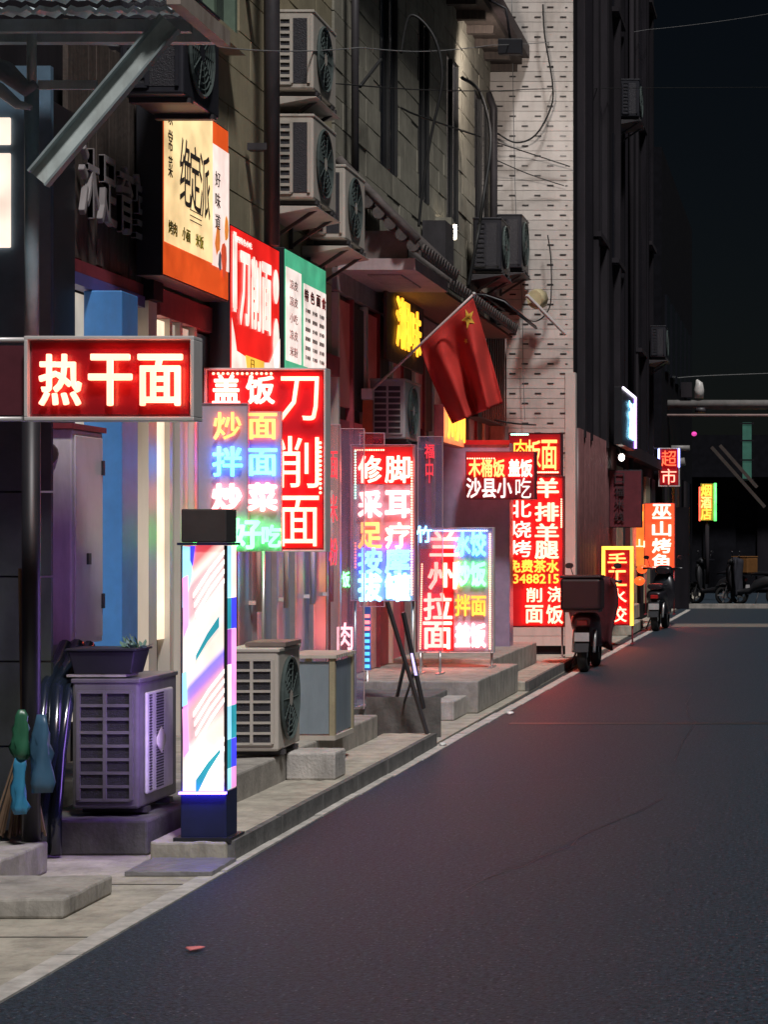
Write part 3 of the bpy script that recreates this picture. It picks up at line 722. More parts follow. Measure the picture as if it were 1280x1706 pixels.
_n = E_print.node_tree; _b = _n.nodes['Principled BSDF']; _tc = _n.nodes.new('ShaderNodeTexCoord'); _sx = _n.nodes.new('ShaderNodeSeparateXYZ'); _n.links.new(_tc.outputs['Object'], _sx.inputs[0])
_m = _n.nodes.new('ShaderNodeMath'); _m.operation = 'MULTIPLY_ADD'; _m.inputs[1].default_value = -1.05; _n.links.new(_sx.outputs[0], _m.inputs[0]); _n.links.new(_sx.outputs[2], _m.inputs[2])
_r = _n.nodes.new('ShaderNodeMapRange'); _r.inputs[1].default_value = 1.411; _r.inputs[2].default_value = .236; _n.links.new(_m.outputs[0], _r.inputs[0])
_c = _n.nodes.new('ShaderNodeValToRGB'); _n.links.new(_r.outputs[0], _c.inputs[0])
CR_, RD_, DM_ = (1, .80, .70), (.65, .04, .06), (.42, .24, .30)
ST = [(905, RD_), (918, RD_), (938, CR_), (952, DM_), (1000, DM_), (1018, CR_), (1046, CR_), (1062, (.8, .75, .8)), (1076, CR_), (1108, CR_), (1120, (.06, .05, .9)), (1136, (.25, .06, .7)), (1148, (.8, .22, .5)), (1158, DM_), (1208, DM_), (1226, CR_), (1268, CR_), (1300, (.7, .78, .85)), (1318, CR_)]
while len(_c.color_ramp.elements) < len(ST): _c.color_ramp.elements.new(.5)
for e_, (yy_, cc_) in zip(_c.color_ramp.elements, ST): e_.position = (yy_-905)/413
for e_, (yy_, cc_) in zip(_c.color_ramp.elements, ST): e_.color = (*cc_, 1)
_n.links.new(_c.outputs[0], _b.inputs['Emission Color'])
BX(-hw+.002, hw-.001, .001, dp-.001, .236, 1.411).build('lamp_body', E_print, LB)
BX(-hw, -hw+.0015, .004, dp-.004, .24, 1.408).build('side_pane', E_side, LB)
BX(-hw-.008, hw+.008, -.034, -.0045, .224, .234).build('glow_strip', emi('blue_strip', (.10, .06, 1), 22), LB)
z0 = .236; pxm = 348.0
def bpoly(pts, m, nm='stripe', y=-.0015, th=.003):   # pixel polygon on the lit face
    P = [(-hw+(x-300)/72*2*hw, z0+(1318-yv)/413*1.175) for x, yv in pts]
    b = MB(); n = len(P)
    fr = [(p[0], y-th, p[1]) for p in P]; bk = [(p[0], y, p[1]) for p in P]
    b.poly(fr); b.poly(bk)
    for k in range(n): b.poly([fr[k], fr[(k+1) % n], bk[(k+1) % n], bk[k]])
    return b.build(nm, m, LB)
def band(x0, y0, x1, y1, t, m, lift=0, t2=None):
    t2 = t if t2 is None else t2
    bpoly([(x0, y0-t/2), (x0+(x1-x0)*.5, (y0+y1)/2-(t+t2)/4-4), (x1, y1-t2/2), (x1, y1+t2/2), (x0+(x1-x0)*.5, (y0+y1)/2+(t+t2)/4-4), (x0, y0+t/2)], m, y=-.0015-lift)
bpoly([(301, 906), (318, 908), (316, 960), (306, 1000), (301, 1010)], E_sky)
bpoly([(314, 906), (322, 906), (318, 940), (314, 930)], E_blue, y=-.0048)
bpoly([(301, 960), (310, 955), (311, 1040), (303, 1060)], E_pink, y=-.0048)
def group(y, n, gap=E_dim, x0=318, sl=74):
    for k in range(n): band(x0+1+k*2, y+k*16, 370.5, y-sl+k*16, 8, E_w2, .0035)
group(990, 4); group(1190, 4); group(1290, 2, E_dim, 328, 60)
band(324, 1094, 362, 1033, 9, E_teal, .007, 18)
band(324, 1312, 364, 1250, 26, E_teal, .007, 6)
for k in range(3): band(336+k*6, 1312, 370, 1272+k*14, 6, E_w2, .0105)
bpoly([(301, 1180), (309, 1175), (312, 1250), (303, 1262)], E_pink, y=-.0048)
bpoly([(301, 1120), (308, 1115), (309, 1172), (301, 1176)], E_sky, y=-.0048)
# street side face with vertical colour runs
def spoly(z0_, z1_, y0_, y1_, m):
    BX(hw, hw+.004, y0_, y1_, z0_, z1_).build('side_stripe', m, LB)
zz = .24
for (h_, m1, m2) in ((.10, E_pink, E_sky), (.14, E_blue, E_teal), (.16, E_teal, E_sky), (.2, E_pink, E_w), (.17, E_pink, E_mag), (.15, E_blue, E_teal), (.25, E_w, E_sky)):
    spoly(zz, zz+h_-.002, .005, .09, m2); spoly(zz, zz+h_-.002, .092, dp-.005, m1); zz += h_
BX(hw-.006, hw+.008, -.006, .004, .236, 1.411).build('corner_strip', M_black, LB)
BX(-hw-.004, -hw+.003, -.006, .003, .236, 1.411).build('corner_strip', mat('navy_base', (.015, .02, .07)), LB)

# ================================================================== SIGNS
G_ = 'lit shop signs along the pavement'
W_warm = emi('letter_warm_white', (1.0, .080, .045), 13.0, (.9, .8, .7))
W_white = emi('letter_white', (1.0, .125, .095), 9, (.9, .8, .7))
W_pure = emi('letter_pure_white', (1.0, .32, .30), 6)
W_dimw = emi('letter_soft_white', (1.0, .85, .80), 1.2)
W_amber = emi('letter_amber', (1.0, .22, .06), 5)
W_yel = emi('letter_yellow', (1.0, .36, .04), 2.6)
W_cyan = emi('letter_cyan', (.07, .30, 1.0), 8.0)
W_cyanw = emi('letter_cyan_white', (.25, .7, 1), 5)
W_blue = emi('letter_blue', (.06, .14, 1.0), 11.0)
W_green = emi('letter_green', (.12, 1.0, .20), 6.5)
W_red = emi('letter_red', (1.0, .12, .05), 2.2)
P_red = emi('panel_backlit_red', (.85, .012, .02), .14, (.26, .008, .015))
P_red2 = emi('panel_backlit_red_bright', (1, .02, .02), .26, (.30, .01, .015))
P_dred = mat('panel_dark_red', (.24, .008, .014), .3, var=.1)
P_grey = mat('panel_frosted', (.34, .33, .42), .3, var=.1)
P_clear = glassy('clear_acrylic', (.5, .5, .62), .45, .1)
D_w = emi('dot_white', (1, .4, .25), 4); D_g = emi('dot_green', (.4, 1, .7), 3.5); D_r = emi('dot_red', (1, .15, .15), 3); D_b = emi('dot_blue', (.4, .6, 1), 3.5)

# 1 hot dry noodles
s1 = Sign('projecting_sign', 'red 热干面 sign in a silver frame on two pipes at left', (50, 567, 320, 695), 9.3, th=.10)
s1.body(P_dred, M_dred); s1.frame(M_frame, .016, .03)
for c, x, w_ in (('热', 105, 70), ('干', 188, 72), ('面', 271, 74)): s1.ch(c, x, 634, w_, 86, emi('letter_warm_dimmer', (1.0, .22, .13), 4.2, (.9, .8, .7)), .028, y=-.035, th=.02)
for (yy_) in (565, 697):
    x, z = s1.L(48, yy_); MB().tube([(x, .04, z), (x-.55, .04, z)], .011, 10).build('mounting_pipe', M_frame, s1.root)
BX(-s1.w/2-.5, -s1.w/2-.03, .03, .06, -s1.h/2+.01, s1.h/2-.02).build('side_board', mat('dark_maroon', (.1, .02, .03), .5), s1.root)
# 2 big sliced noodles
s2 = Sign('projecting_sign', 'large red 刀削面 sign with 盖饭 at its top left', (345, 617, 541, 916), 14.75, th=.12)
s2.body(P_red, M_dred); s2.frame(M_frame, .014, .03)
for c, y_, h_ in (('刀', 665, 74), ('削', 770, 86), ('面', 868, 84)): s2.ch(c, 500, y_, 66, h_, W_warm, .006, y=-.032)
s2.ch('盖', 379, 650, 46, 50, W_white, .045); s2.ch('饭', 436, 650, 48, 48, W_white, .045)
s2.dots((357, 623), (453, 623), 13, D_w, 2.6); s2.dots((535, 738), (535, 821), 12, D_w, 2.6)
# 3 clear board with four lit rows
s3 = Sign('clear_sign_board', 'purple tinted clear board with glowing 炒面 拌面 炒菜 rows in front of the 刀削面 sign', (330, 673, 413, 918), 14.35, th=.03)
s3.body(P_grey); s3.frame(mat('pink_edge_acrylic', (.6, .3, .4), .3), .005, .01)
b = BX(.0, 0, 0, 0, 0, 0)
x, z = s3.L(440, 685); w2 = 54/s3.s; h2 = 233/s3.s
BX(x-w2/2, x+w2/2, .032, .06, z-h2, z).build('second_panel', P_grey, s3.root)
s3.ch('炒', 381, 710, 46, 46, W_amber, .02, y=-.03); s3.ch('面', 437, 710, 48, 44, W_amber, .03, y=.005)
s3.ch('拌', 381, 769, 50, 50, W_cyan, .035, y=-.03); s3.ch('面', 437, 770, 48, 46, W_cyan, .03, y=.005)
s3.ch('炒', 380, 829, 50, 48, W_pure, .075, y=-.03); s3.ch('菜', 437, 828, 50, 48, W_pure, .075, y=.005)
s3.ch('好', 412, 889, 50, 52, W_green, .05, y=-.03); s3.ch('吃', 452, 893, 32, 38, W_green, .06, y=.0)
s3.foot(.26, M_steel, xs=(-s3.w/2+.03, s3.w/2+.1))
# 4 foot care
s4 = Sign('standing_sign', 'tall 修脚 采耳 足疗 按摩 massage board with white dotted border', (586, 742, 691, 1000), 17.3, th=.08)
s4.body(P_grey, M_steel); s4.frame(mat('pink_edge_acrylic', (.6, .3, .4)), .006, .02)
x, z = s4.L(640, 765); BX(-s4.w/2+.014, s4.w/2-.014, -.010, -.0065, z-.2, s4.h/2-.014).build('red_band', P_red2, s4.root)
rows = (('修', '脚', 782, 46, W_white, .03), ('采', '耳', 840, 46, W_pure, .07), ('足', '疗', 892, 44, W_warm, .045), ('按', '摩', 934, 44, W_blue, .055), ('拔', '罐', 978, 48, W_cyanw, .07))
for (a, c, y_, h_, m, bo) in rows:
    s4.ch(a, 618, y_, 40, h_, m if a != '足' else W_amber, bo); s4.ch(c, 664, y_, 42, h_, m if c not in '疗' else W_white, bo)
s4.dots((593, 750), (640, 750), 13, D_w); s4.dots((593, 752), (593, 830), 18, D_g, 1.8); s4.dots((687, 770), (687, 990), 50, D_w, 1.8); s4.dots((593, 905), (593, 945), 9, D_r, 1.8)
s4.foot(.10, M_steel)
# 5 Lanzhou noodles
s5 = Sign('standing_sign', 'bright 兰州拉面 board with coloured menu rows and dotted border', (698, 880, 822, 1086), 20.9, th=.08)
s5.body(P_grey, M_steel); s5.frame(mat('silver_sign_frame', (.72, .68, .66)), .008, .02)
BX(-s5.w/2+.012, -.02, -.009, -.0065, -s5.h/2+.012, s5.h/2-.2).build('red_band', P_red2, s5.root)
for c, x_, y_ in (('兰', 741, 906), ('州', 738, 959), ('拉', 731, 1010), ('面', 730, 1058)): s5.ch(c, x_, y_, 48, 46 if c != '兰' else 42, W_white, .035)
for tx, y_, m, bo in (('水饺', 906, W_cyan, .07), ('炒饭', 956, W_green, .08), ('拌面', 1008, W_yel, .04), ('盖饭', 1058, W_pure, .085)): s5.ch(tx, 785, y_, 52, 42 if tx != '拌面' else 36, m, bo)
s5.dots((704, 884), (812, 884), 34, D_b, 1.5); s5.dots((817, 890), (817, 1080), 54, D_w, 1.7); s5.dots((704, 940), (701, 1080), 40, D_w, 1.7)
s5.foot(.29, M_steel)
# 6 Shaxian snack box
s6 = Sign('hanging_sign', 'dark red 沙县小吃 sign with yellow 木桶饭 row', (776, 752, 891, 832), 23.8, th=.25)
s6.body(P_dred, M_dred)
BX(-s6.w/2+.01, s6.w/2-.01, -.009, -.0065, 0, s6.h/2-.012).build('red_band', P_red2, s6.root)
s6.ch('木桶饭', 812, 780, 60, 30, W_amber, .035); s6.ch('盖饭', 868, 780, 40, 30, W_white, .06)
s6.ch('沙县小', 816, 813, 76, 34, W_dimw, .035); s6.ch('吃', 873, 813, 26, 34, W_dimw, .0)
s6.dots((780, 764), (824, 764), 12, D_w, 1.4)
bx = thing('light_box_cabinet', 'pale metal cabinet frame behind the 沙县小吃 sign', 'cabinet', T((790, 1080), 24.2))
BX(-.62, .40, 0, .3, .0, 2.3).build('body', mat('mauve_metal', (.30, .24, .36), .4, var=.2, dirt=.3), bx, bevel=.01)
BX(-.62, -.55, -.03, -.002, .0, 2.32).build('post', M_frame, bx); BX(-.62, .40, -.02, -.002, 2.28, 2.33).build('rail', P_red2, bx)
# 7 meat noodle
s7 = Sign('hanging_sign', 'red 肉板面 sign with green dots above the lamb menu board', (848, 722, 935, 792), 26.4, th=.2)
s7.body(P_red, M_dred); s7.frame(mat('dark_maroon', (.1, .02, .03)), .006, .01)
s7.ch('肉', 868, 752, 22, 40, W_yel, .01); s7.ch('板', 890, 756, 24, 46, W_amber, .02); s7.ch('面', 916, 758, 26, 50, W_amber, .02)
s7.dots((853, 724), (880, 724), 10, D_g, 1.7); s7.dots((897, 787), (930, 787), 12, D_w, 1.7)
# 8 lamb board
s8 = Sign('standing_sign', 'tall red 羊排羊腿 and 北烧烤 barbecue menu board', (842, 794, 939, 1044), 26.0, th=.12)
s8.body(P_red2, M_dred); s8.frame(M_dred, .006, .01)
for c, y_, h_ in (('羊', 813, 33), ('排', 853, 32), ('羊', 887, 30), ('腿', 916, 30)): s8.ch(c, 912, y_, 40, h_, W_warm, .045)
for c, y_, h_ in (('北', 848, 28), ('烧', 882, 28), ('烤', 914, 28)): s8.ch(c, 868, y_, 36, h_, W_white, .02)
s8.ch('免费茶水', 890, 943, 84, 22, W_yel, .05); s8.ch('13488215', 890, 964, 84, 16, W_yel, .03)
s8.ch('削', 891, 991, 26, 24, W_warm, .03); s8.ch('浇', 926, 990, 26, 26, W_warm, .03)
s8.ch('面', 891, 1023, 30, 30, W_warm, .03); s8.ch('饭', 925, 1023, 28, 32, W_warm, .03)
s8.dots((936, 832), (936, 878), 14, D_w, 1.6)
s8.foot(.1, M_steel)
# 9 handmade
s9 = Sign('standing_sign', 'red 手工水饺 board with glowing yellow border by the red scooter', (1003, 910, 1056, 1042), 31.0, th=.1)
s9.body(P_red, M_dred)
b = MB(); W, Hh = s9.w/2, s9.h/2
E_yb = emi('yellow_neon', (1, .45, .05), 3.2)
b.box(-W, W, -.02, -.007, Hh-.05, Hh); b.box(-W, -W+.05, -.02, -.007, -Hh, Hh-.052); b.box(W-.05, W, -.02, -.007, -Hh, Hh-.052)
b.build('neon_border', E_yb, s9.root)
for c, y_ in (('手', 934), ('工', 963), ('水', 993), ('饺', 1023)): s9.ch(c, 1029, y_, 32, 26, W_amber if c in '手工' else W_warm, .02)
s9.foot(.02, M_dred)
# 10 Wushan grilled fish
s10 = Sign('standing_sign', 'orange red 巫山烤鱼 board behind the black scooter', (1074, 838, 1125, 948), 38.6, th=.12)
s10.body(emi('panel_orange', (1, .10, .03), .9), M_dred)
for c, y_ in (('巫', 852), ('山', 881), ('烤', 909), ('鱼', 935)): s10.ch(c, 1103, y_, 32, 25, W_white, .045)
BX(-s10.w/2-.22, -s10.w/2-.01, 0, .1, -s10.h/2+.05, s10.h/2-.02).build('side_panel', emi('panel_orange2', (1, .22, .03), .9), s10.root)
s10.ch('川', 1068, 860, 8, 16, W_yel, .03); s10.ch('山', 1066, 905, 18, 14, W_warm, .03)
s10.foot(.17, M_dred)
for (px, py, lb) in ((1070, 948, 'upper'), (1066, 968, 'lower')):
    p = T((px, py), 37.8); b = MB(); r0 = 9/S(37.8)
    b.loft([((p.x, p.y-r0, p.z), .02, .02), ((p.x, p.y-r0*.6, p.z), r0*.8, r0*.7), ((p.x, p.y, p.z), r0, r0*.85), ((p.x, p.y+r0*.6, p.z), r0*.8, r0*.7), ((p.x, p.y+r0, p.z), .02, .02)], 12, 2)
    tag(b.build('lantern', emi('lantern_red', (1, .12, .02), 1.4)), lb+' glowing red orange lantern left of the 巫山 board', 'lantern')
# 11 supermarket
s11 = Sign('hanging_sign', 'small 超市 sign with blue neon sides hanging over the road end', (1099, 748, 1131, 809), 43.6, th=.15)
s11.body(P_red, M_dred)
s11.ch('超', 1115, 764, 25, 26, W_red, .0); s11.ch('市', 1115, 794, 25, 26, emi('letter_pink_white', (1, .35, .25), 2.5), .0)
b = MB(); W, Hh = s11.w/2, s11.h/2
for s_ in (-1, 1): b.tube([(s_*(W+.01), -.03, Hh), (s_*(W+.01), -.03, -.0)], .02, 6)
b.build('neon_tube', emi('neon_blue', (.25, .3, 1), 9), s11.root); s11.frame(M_frame, .02, .01)
MB().tube([(-W, .07, Hh), (-1.2, .07, Hh+.1)], .025, 6).build('mounting_pipe', M_pipe, s11.root)
# 12 green yellow far sign
s12 = Sign('hanging_sign', 'small glowing yellow sign with green edge far down the street', (1167, 805, 1190, 868), 50.0, th=.15)
s12.body(emi('panel_olive', (.25, .25, .03), .8), M_dark)
for c, y_ in (('烟', 817), ('酒', 837), ('店', 856)): s12.ch(c, 1177, y_, 18, 20, W_yel if c != '酒' else W_amber, .05)
W, Hh = s12.w/2, s12.h/2
MB().tube([(W+.03, -.03, Hh), (W+.03, -.03, -Hh)], .035, 6).build('neon_tube', emi('neon_green', (.1, 1, .15), 3), s12.root)
MB().tube([(-W-.01, -.03, Hh*.8), (-W-.01, -.03, -Hh)], .02, 6).build('neon_tube', emi('neon_red', (1, .1, .05), 3), s12.root)
MB().tube([(0, .07, -Hh), (0, .07, -1.9)], .05, 6).build('pole', M_dark2, s12.root)
# 13 unlit maroon sign
s13 = Sign('projecting_sign', 'unlit dark maroon 口福米线 sign on a pale post', (1015, 783, 1070, 879), 33.0, th=.12)
s13.body(mat('maroon_face', (.13, .025, .035), .5), M_black)
for k, c in enumerate('口福米线'): s13.ch(c, 1033, 797+k*21, 16, 17, mat('faded_letter', (.05, .03, .035), .6), .0)
x, z = s13.L(1011, 830); MB().tube([(x, .05, .62), (x, .05, -2.2)], .022, 8).build('post', M_frame, s13.root)
# 14 oblique sign with lines
s14 = Sign('facade_sign', 'black wall sign with white tube characters and violet edge high beside the pipes', None, X=XR+.30, ys=(32.6, 35.0), zs=(2.95, 3.82), th=.12)
s14.body(M_black); put_text(s14.root, '酒店', -.1+.5, .0, 1.2, .6, W_cyanw, .0)
b = MB(); b.tube([(-1.2, -.02, .42), (1.15, -.02, .42)], .018, 6); b.build('neon_tube', emi('tube_white', (.9, .8, 1), 3), s14.root)
MB().tube([(1.17, -.02, .42), (1.17, -.02, -.40)], .02, 6).build('neon_tube', emi('neon_violet', (.5, .25, 1), 4), s14.root)
# 15 wall light boxes: yellow brush sign
M_ink = mat('brush_ink', (.06, .05, .04), .7)
def ytext(sg, txt, u, v, w_, h_, m, bold=.02, y=-.012, th=.004): return put_text(sg.root, txt, u, v, w_, h_, m, bold, y, th)
s15 = Sign('facade_light_box', 'cream yellow light box with black brush lettering and orange edges', None, X=-3.90, ys=(13.13, 14.62), zs=(3.14, 4.30), th=.16)
s15.body(emi('box_orange', (1, .12, .02), .62), M_black)
BX(-.735, .33, -.011, -.0065, -.37, .565).build('poster', emi('box_yellow', (1, .70, .34), .98, (.8, .7, .4)), s15.root)
BX(.335, .735, -.011, -.0065, -.38, .42).build('poster', emi('box_pink_white', (1, .78, .70), .95), s15.root)
for k, c in enumerate('绝定派'): ytext(s15, c, -.30+k*.22, .12-k*.01, .24, .42, M_ink, -.006)
for k, c in enumerate('家常菜'): ytext(s15, c, -.62, .42-k*.16, .09, .13, M_ink, 0)
for k, c in enumerate('好味道'): ytext(s15, c, .45, .20-k*.14, .12, .1, M_ink, -.01)
for u, t_ in ((-.57, '烤肉'), (-.28, '小面'), (.02, '米饭')): ytext(s15, t_, u, -.27, .18, .085, mat('olive_ink', (.4, .36, .02), .6), .03)
for v in (-.10, -.135, -.165): BX(-.2, .06, -.015, -.0115, v, v+.006).build('text_rule', M_ink, s15.root)
for (u, v, a, c) in ((.45, -.2, .08, (.9, .25, .05)), (.6, -.3, .1, (.8, .1, .04)), (.66, -.1, .06, (.9, .3, .05)), (.5, -.34, .05, (.1, .1, .12))):
    n = 9; b = MB(); b.poly([(u+a*math.cos(2*PI*k/n)*random.uniform(.6, 1), -.0125, v+a*1.6*math.sin(2*PI*k/n)*random.uniform(.6, 1)) for k in range(n)]); b.build('printed_shape', emi('print_%d' % int(u*100+v*1000), c, .7), s15.root)
# 16 red sliced noodle light box
s16 = Sign('facade_light_box', 'red light box with big white 刀削面 and a white lower part', None, X=-3.94, ys=(14.82, 16.2), zs=(2.62, 3.70), th=.14)
s16.body(emi('box_red', (1, .02, .015), .72), M_black)
E_bw = emi('box_white', (1, .82, .72), 1.0)
for c, u in (('刀', -.33), ('削', -.02), ('面', .28)): ytext(s16, c, u, .13, .27, .52, E_bw, .05)
ytext(s16, '1', -.60, .22, .10, .55, E_bw, .1); ytext(s16, '山西特色小吃', -.38, .455, .48, .045, E_bw, 0)
for (u, v, a, h_) in ((.56, .25, .09, .13), (.57, -.18, .10, .20)):
    b = MB(); n = 14; b.poly([(u+a*math.cos(2*PI*k/n), -.012, v+h_*math.sin(2*PI*k/n)) for k in range(n)]); b.build('printed_shape', E_bw, s16.root)
b = MB(); b.poly([(-.685, -.012, -.10), (-.60, -.012, -.22), (-.55, -.012, -.32), (-.1, -.012, -.36), (.36, -.012, -.33), (.685, -.012, -.12), (.685, -.012, -.535), (-.685, -.012, -.535)]); b.build('printed_shape', E_bw, s16.root)
b = MB(); b.poly([(-.33, -.014, -.33), (.2, -.014, -.335), (.2, -.014, -.42), (-.05, -.014, -.45), (-.28, -.014, -.44)]); b.build('printed_shape', emi('print_yellow', (1, .62, .08), .9), s16.root)
b = MB(); b.poly([(-.28, -.014, -.445), (.02, -.014, -.455), (.0, -.014, -.53), (-.12, -.014, -.53)]); b.build('printed_shape', emi('print_red', (1, .05, .02), .7), s16.root)
ytext(s16, '日', -.15, -.385, .10, .07, mat('olive_ink', (.4, .36, .02)), 0, y=-.018)
# 17 green menu light box
s17 = Sign('facade_light_box', 'green and white menu light box beside the red 刀削面 box', None, X=-4.0, ys=(16.62, 18.05), zs=(2.65, 3.78), th=.12)
s17.body(emi('box_green', (.10, .62, .34), .62), M_black)
E_gw = emi('box_green_white', (1, .84, .76), .95)
BX(-.69, -.19, -.011, -.0065, -.30, .42).build('poster', E_gw, s17.root); BX(-.10, .69, -.011, -.0065, -.30, .36).build('poster', E_gw, s17.root); BX(-.69, .69, -.011, -.0065, -.55, -.42).build('poster', E_gw, s17.root)
for u, c in ((-.02, '特'), (.19, '色'), (.40, '面'), (.60, '食')): ytext(s17, c, u, .27, .14, .10, W_red if False else mat('print_red_ink', (.55, .05, .05), .6), .05, y=-.013)
M_gi = mat('grey_ink', (.32, .27, .25), .7)
for c in range(3):
    for k in range(6): ytext(s17, random.choice(('牛肉面', '羊肉粉', '酸辣粉', '炒河粉')), .03+c*.25, .15-k*.075, .17, .035, M_gi, 0)
for k in range(5): ytext(s17, random.choice(('小吃', '凉皮', '米粉')), -.45, .3-k*.13, .26, .075, mat('pink_ink', (.6, .3, .28), .7), 0)
# 18 yellow brush neon on the doorway
s18 = Sign('facade_sign', 'yellow glowing brush characters under the doorway canopy', None, X=-3.98, ys=(20.6, 22.6), zs=(3.25, 3.95), th=.03)
s18.body(M_wood); E_yn = emi('brush_neon', (1, .46, .03), 1.9)
put_text(s18.root, '湘', -.32, .05, .70, .50, E_yn, .035); put_text(s18.root, '味', .38, .02, .60, .46, E_yn, .035)
# 19 small lit sign behind the flag
s19 = Sign('facade_light_box', 'small red and yellow lit box sign behind the flag', None, X=-3.72, ys=(22.3, 23.6), zs=(2.52, 2.92), th=.1)
s19.body(emi('box_peach', (1, .30, .12), .9), M_dred)
put_text(s19.root, '川川', .0, .0, 1.1, .3, W_yel, .05)
# clear acrylic boards standing between signs
def board(label, x0, y0, x1, y1, Y, tint, zg):
    s = Sign('clear_board', label, (x0, y0, x1, y1), Y, th=.02, cat='board')
    s.body(glassy('acrylic_%s' % tint, {'r': (.5, .05, .08), 'v': (.35, .3, .5), 'g': (.3, .4, .4)}[tint], .17, .12))
    s.frame(mat('acrylic_edge', (.62, .45, .48), .3), .005, .004)
    if zg is not None: s.foot(zg, M_steel)
    return s
q = board('narrow clear board edge with dim red strokes right of the 刀削面 sign', 546, 708, 566, 1128, 16.6, 'r', .26)
for k, c in enumerate('面米粉'): q.ch(c, 556, 775+k*72, 14, 46, emi('dim_red_neon', (1, .05, .08), .9), 0, y=-.01)
q = board('clear board with green and pink reflections left of the massage sign', 568, 715, 606, 1180, 16.9, 'v', .22)
q.ch('饭', 577, 965, 12, 26, W_green, .03, y=-.01); q.ch('肉', 575, 1060, 26, 46, emi('pinkish', (1, .5, .55), 1.6), .02, y=-.01)
q = board('tall clear board behind the massage sign', 600, 722, 640, 1010, 18.2, 'r', None)
q = board('tall clear board with red knot ornaments between the two standing signs', 697, 728, 737, 1085, 19.9, 'v', .29)
q.ch('福', 716, 752, 16, 24, emi('dim_red_neon', (1, .05, .08), .9), .02, y=-.01); q.ch('中', 716, 785, 12, 40, emi('dim_red_neon', (1, .05, .08), .9), 0, y=-.01)
q.ch('竹', 707, 890, 26, 28, W_cyanw, .03, y=-.02)
bl = MB(); s_ = S(18.9)
p = T((611, 1000), 18.9)
tg = thing('menu_strip', 'narrow blue lit menu strip below the massage board', 'sign', T((612, 1048), 18.95))
BX(-.03, .03, 0, .02, -.36, .2).build('panel', emi('strip_dark', (.05, .1, .35), .5), tg)
for k in range(9): BX(-.022, .022, -.004, -.001, -.34+k*.055, -.31+k*.055).build('lettering', emi('strip_blue', (.1, .5, 1), 1.6) if k < 6 else D_r, tg)
MB().tube([(0, .01, -.36), (0, .01, -.75)], .012, 6).build('leg', M_steel, tg)

# easel
ez = thing('easel', 'dark folding sign easel leaning on the kerb beside the steps', 'easel', T((690, 1222), 15.9))
def E(px, py, Y): return T((px, py), Y)-Vector(ez.location)
MB().beam(E(645, 1002, 15.7), E(712, 1222, 15.9), .035, .02).build('leg', M_pipe, ez)
MB().beam(E(672, 1020, 15.8), E(706, 1180, 16.0), .02, .03).build('leg', M_pipe, ez)
MB().beam(E(676, 1098, 16.1), E(648, 1222, 16.35), .02, .02).build('leg', M_pipe, ez)
MB().beam(E(690, 1120, 15.8), E(672, 1175, 16.2), .014, .014).build('crossbar', M_pipe, ez)
b = MB(); b.poly([E(684, 1088, 15.78), E(688, 1088, 15.78), E(696, 1125, 15.8), E(691, 1125, 15.8)]); b.build('lit_tab', emi('tab_violet', (.6, .5, 1), 1.5), ez)
tag(BX(-.28, .28, 0, .02, 0, .30).build('leaning_board', M_kerb, loc=T((672, 1228), 16.15)), 'dark flat board propped behind the easel legs', 'board')

# ================================================================== DOORWAY CANOPY with tiled roof
dc = thing('doorway_canopy', 'small doorway canopy with pale pink underside and curved roof tiles', 'canopy', (-3.75, 20, 4))
PB(BX(-4.1, -3.42, 19.0, 20.75, 3.90, 4.0), 'soffit_slab', mat('pink_plaster', (.46, .36, .36), .8, var=.2, dirt=.3), dc)
PB(BX(-3.9, -3.6, 19.3, 20.3, 3.885, 3.899), 'soffit_panel', M_plast, dc)
PB(MB().box(-4.1, -3.5, 19.05, 19.12, 4.0, 4.25), 'gable_board', mat('brown_plaster', (.17, .14, .13), .85, var=.4), dc)
def tiles(root, y0, y1, xe, ze, xw, zw, n):
    sl = Vector((xw-xe, 0, zw-ze))
    me = MB(); pts = [Vector((0, 0, 0))+sl*(k/4)+Vector((0, 0, .02)) for k in range(5)]
    me.tube([p+Vector((0, 0, .0)) for p in pts], .042, 8); mm = me.mesh('roof_tile_row', M_roof)
    cp = MB().tube([(-.0, 0, 0), (.02, 0, -.005)], .052, 10).mesh('tile_end', M_roof)
    step = (y1-y0)/n
    for k in range(n):
        y = y0+step*(k+.5)
        o = inst('roof_tile_row', mm, root, Vector((xe, y, ze))-Vector(root.location)); inst('tile_end', cp, root, Vector((xe-.0, y, ze+.02))-Vector(root.location))
    b = MB(); b.poly([(xe, y0, ze-.005), (xe, y1, ze-.005), (xw, y1, zw-.005), (xw, y0, zw-.005)]); b.poly([(xe, y0, ze-.05), (xe, y1, ze-.05), (xw, y1, zw-.05), (xw, y0, zw-.05)])
    b.poly([(xe, y0, ze-.005), (xe, y0, ze-.05), (xw, y0, zw-.05), (xw, y0, zw-.005)]); b.poly([(xe, y0, ze-.005), (xe, y0, ze-.05), (xe, y1, ze-.05), (xe, y1, ze-.005)])
    PB(b, 'roof_deck', M_roof, root)
tiles(dc, 18.95, 20.9, -3.36, 4.06, -4.08, 4.75, 14)
# scalloped verge tiles on the near end
for k in range(6):
    x = -3.42-.1*k; z = 4.10+.095*k
    PB(MB().tube([(x, 18.88, z), (x, 18.97, z)], .055, 10), 'verge_tile', M_roof, dc)
PB(MB().tube([(-3.38, 18.9, 4.14), (-3.75, 18.9, 4.52), (-4.08, 18.92, 4.86)], .04, 8), 'ridge', M_roof, dc)
c2 = thing('shop_canopy', 'dark tiled shop canopy continuing beyond the doorway toward the black air conditioners', 'canopy', (-3.8, 23, 4.2))
tiles(c2, 21.0, 25.9, -3.45, 4.02, -4.08, 4.5, 30)
PB(BX(-4.08, -3.5, 21.0, 25.9, 3.93, 3.96), 'soffit_slab', M_wood, c2)
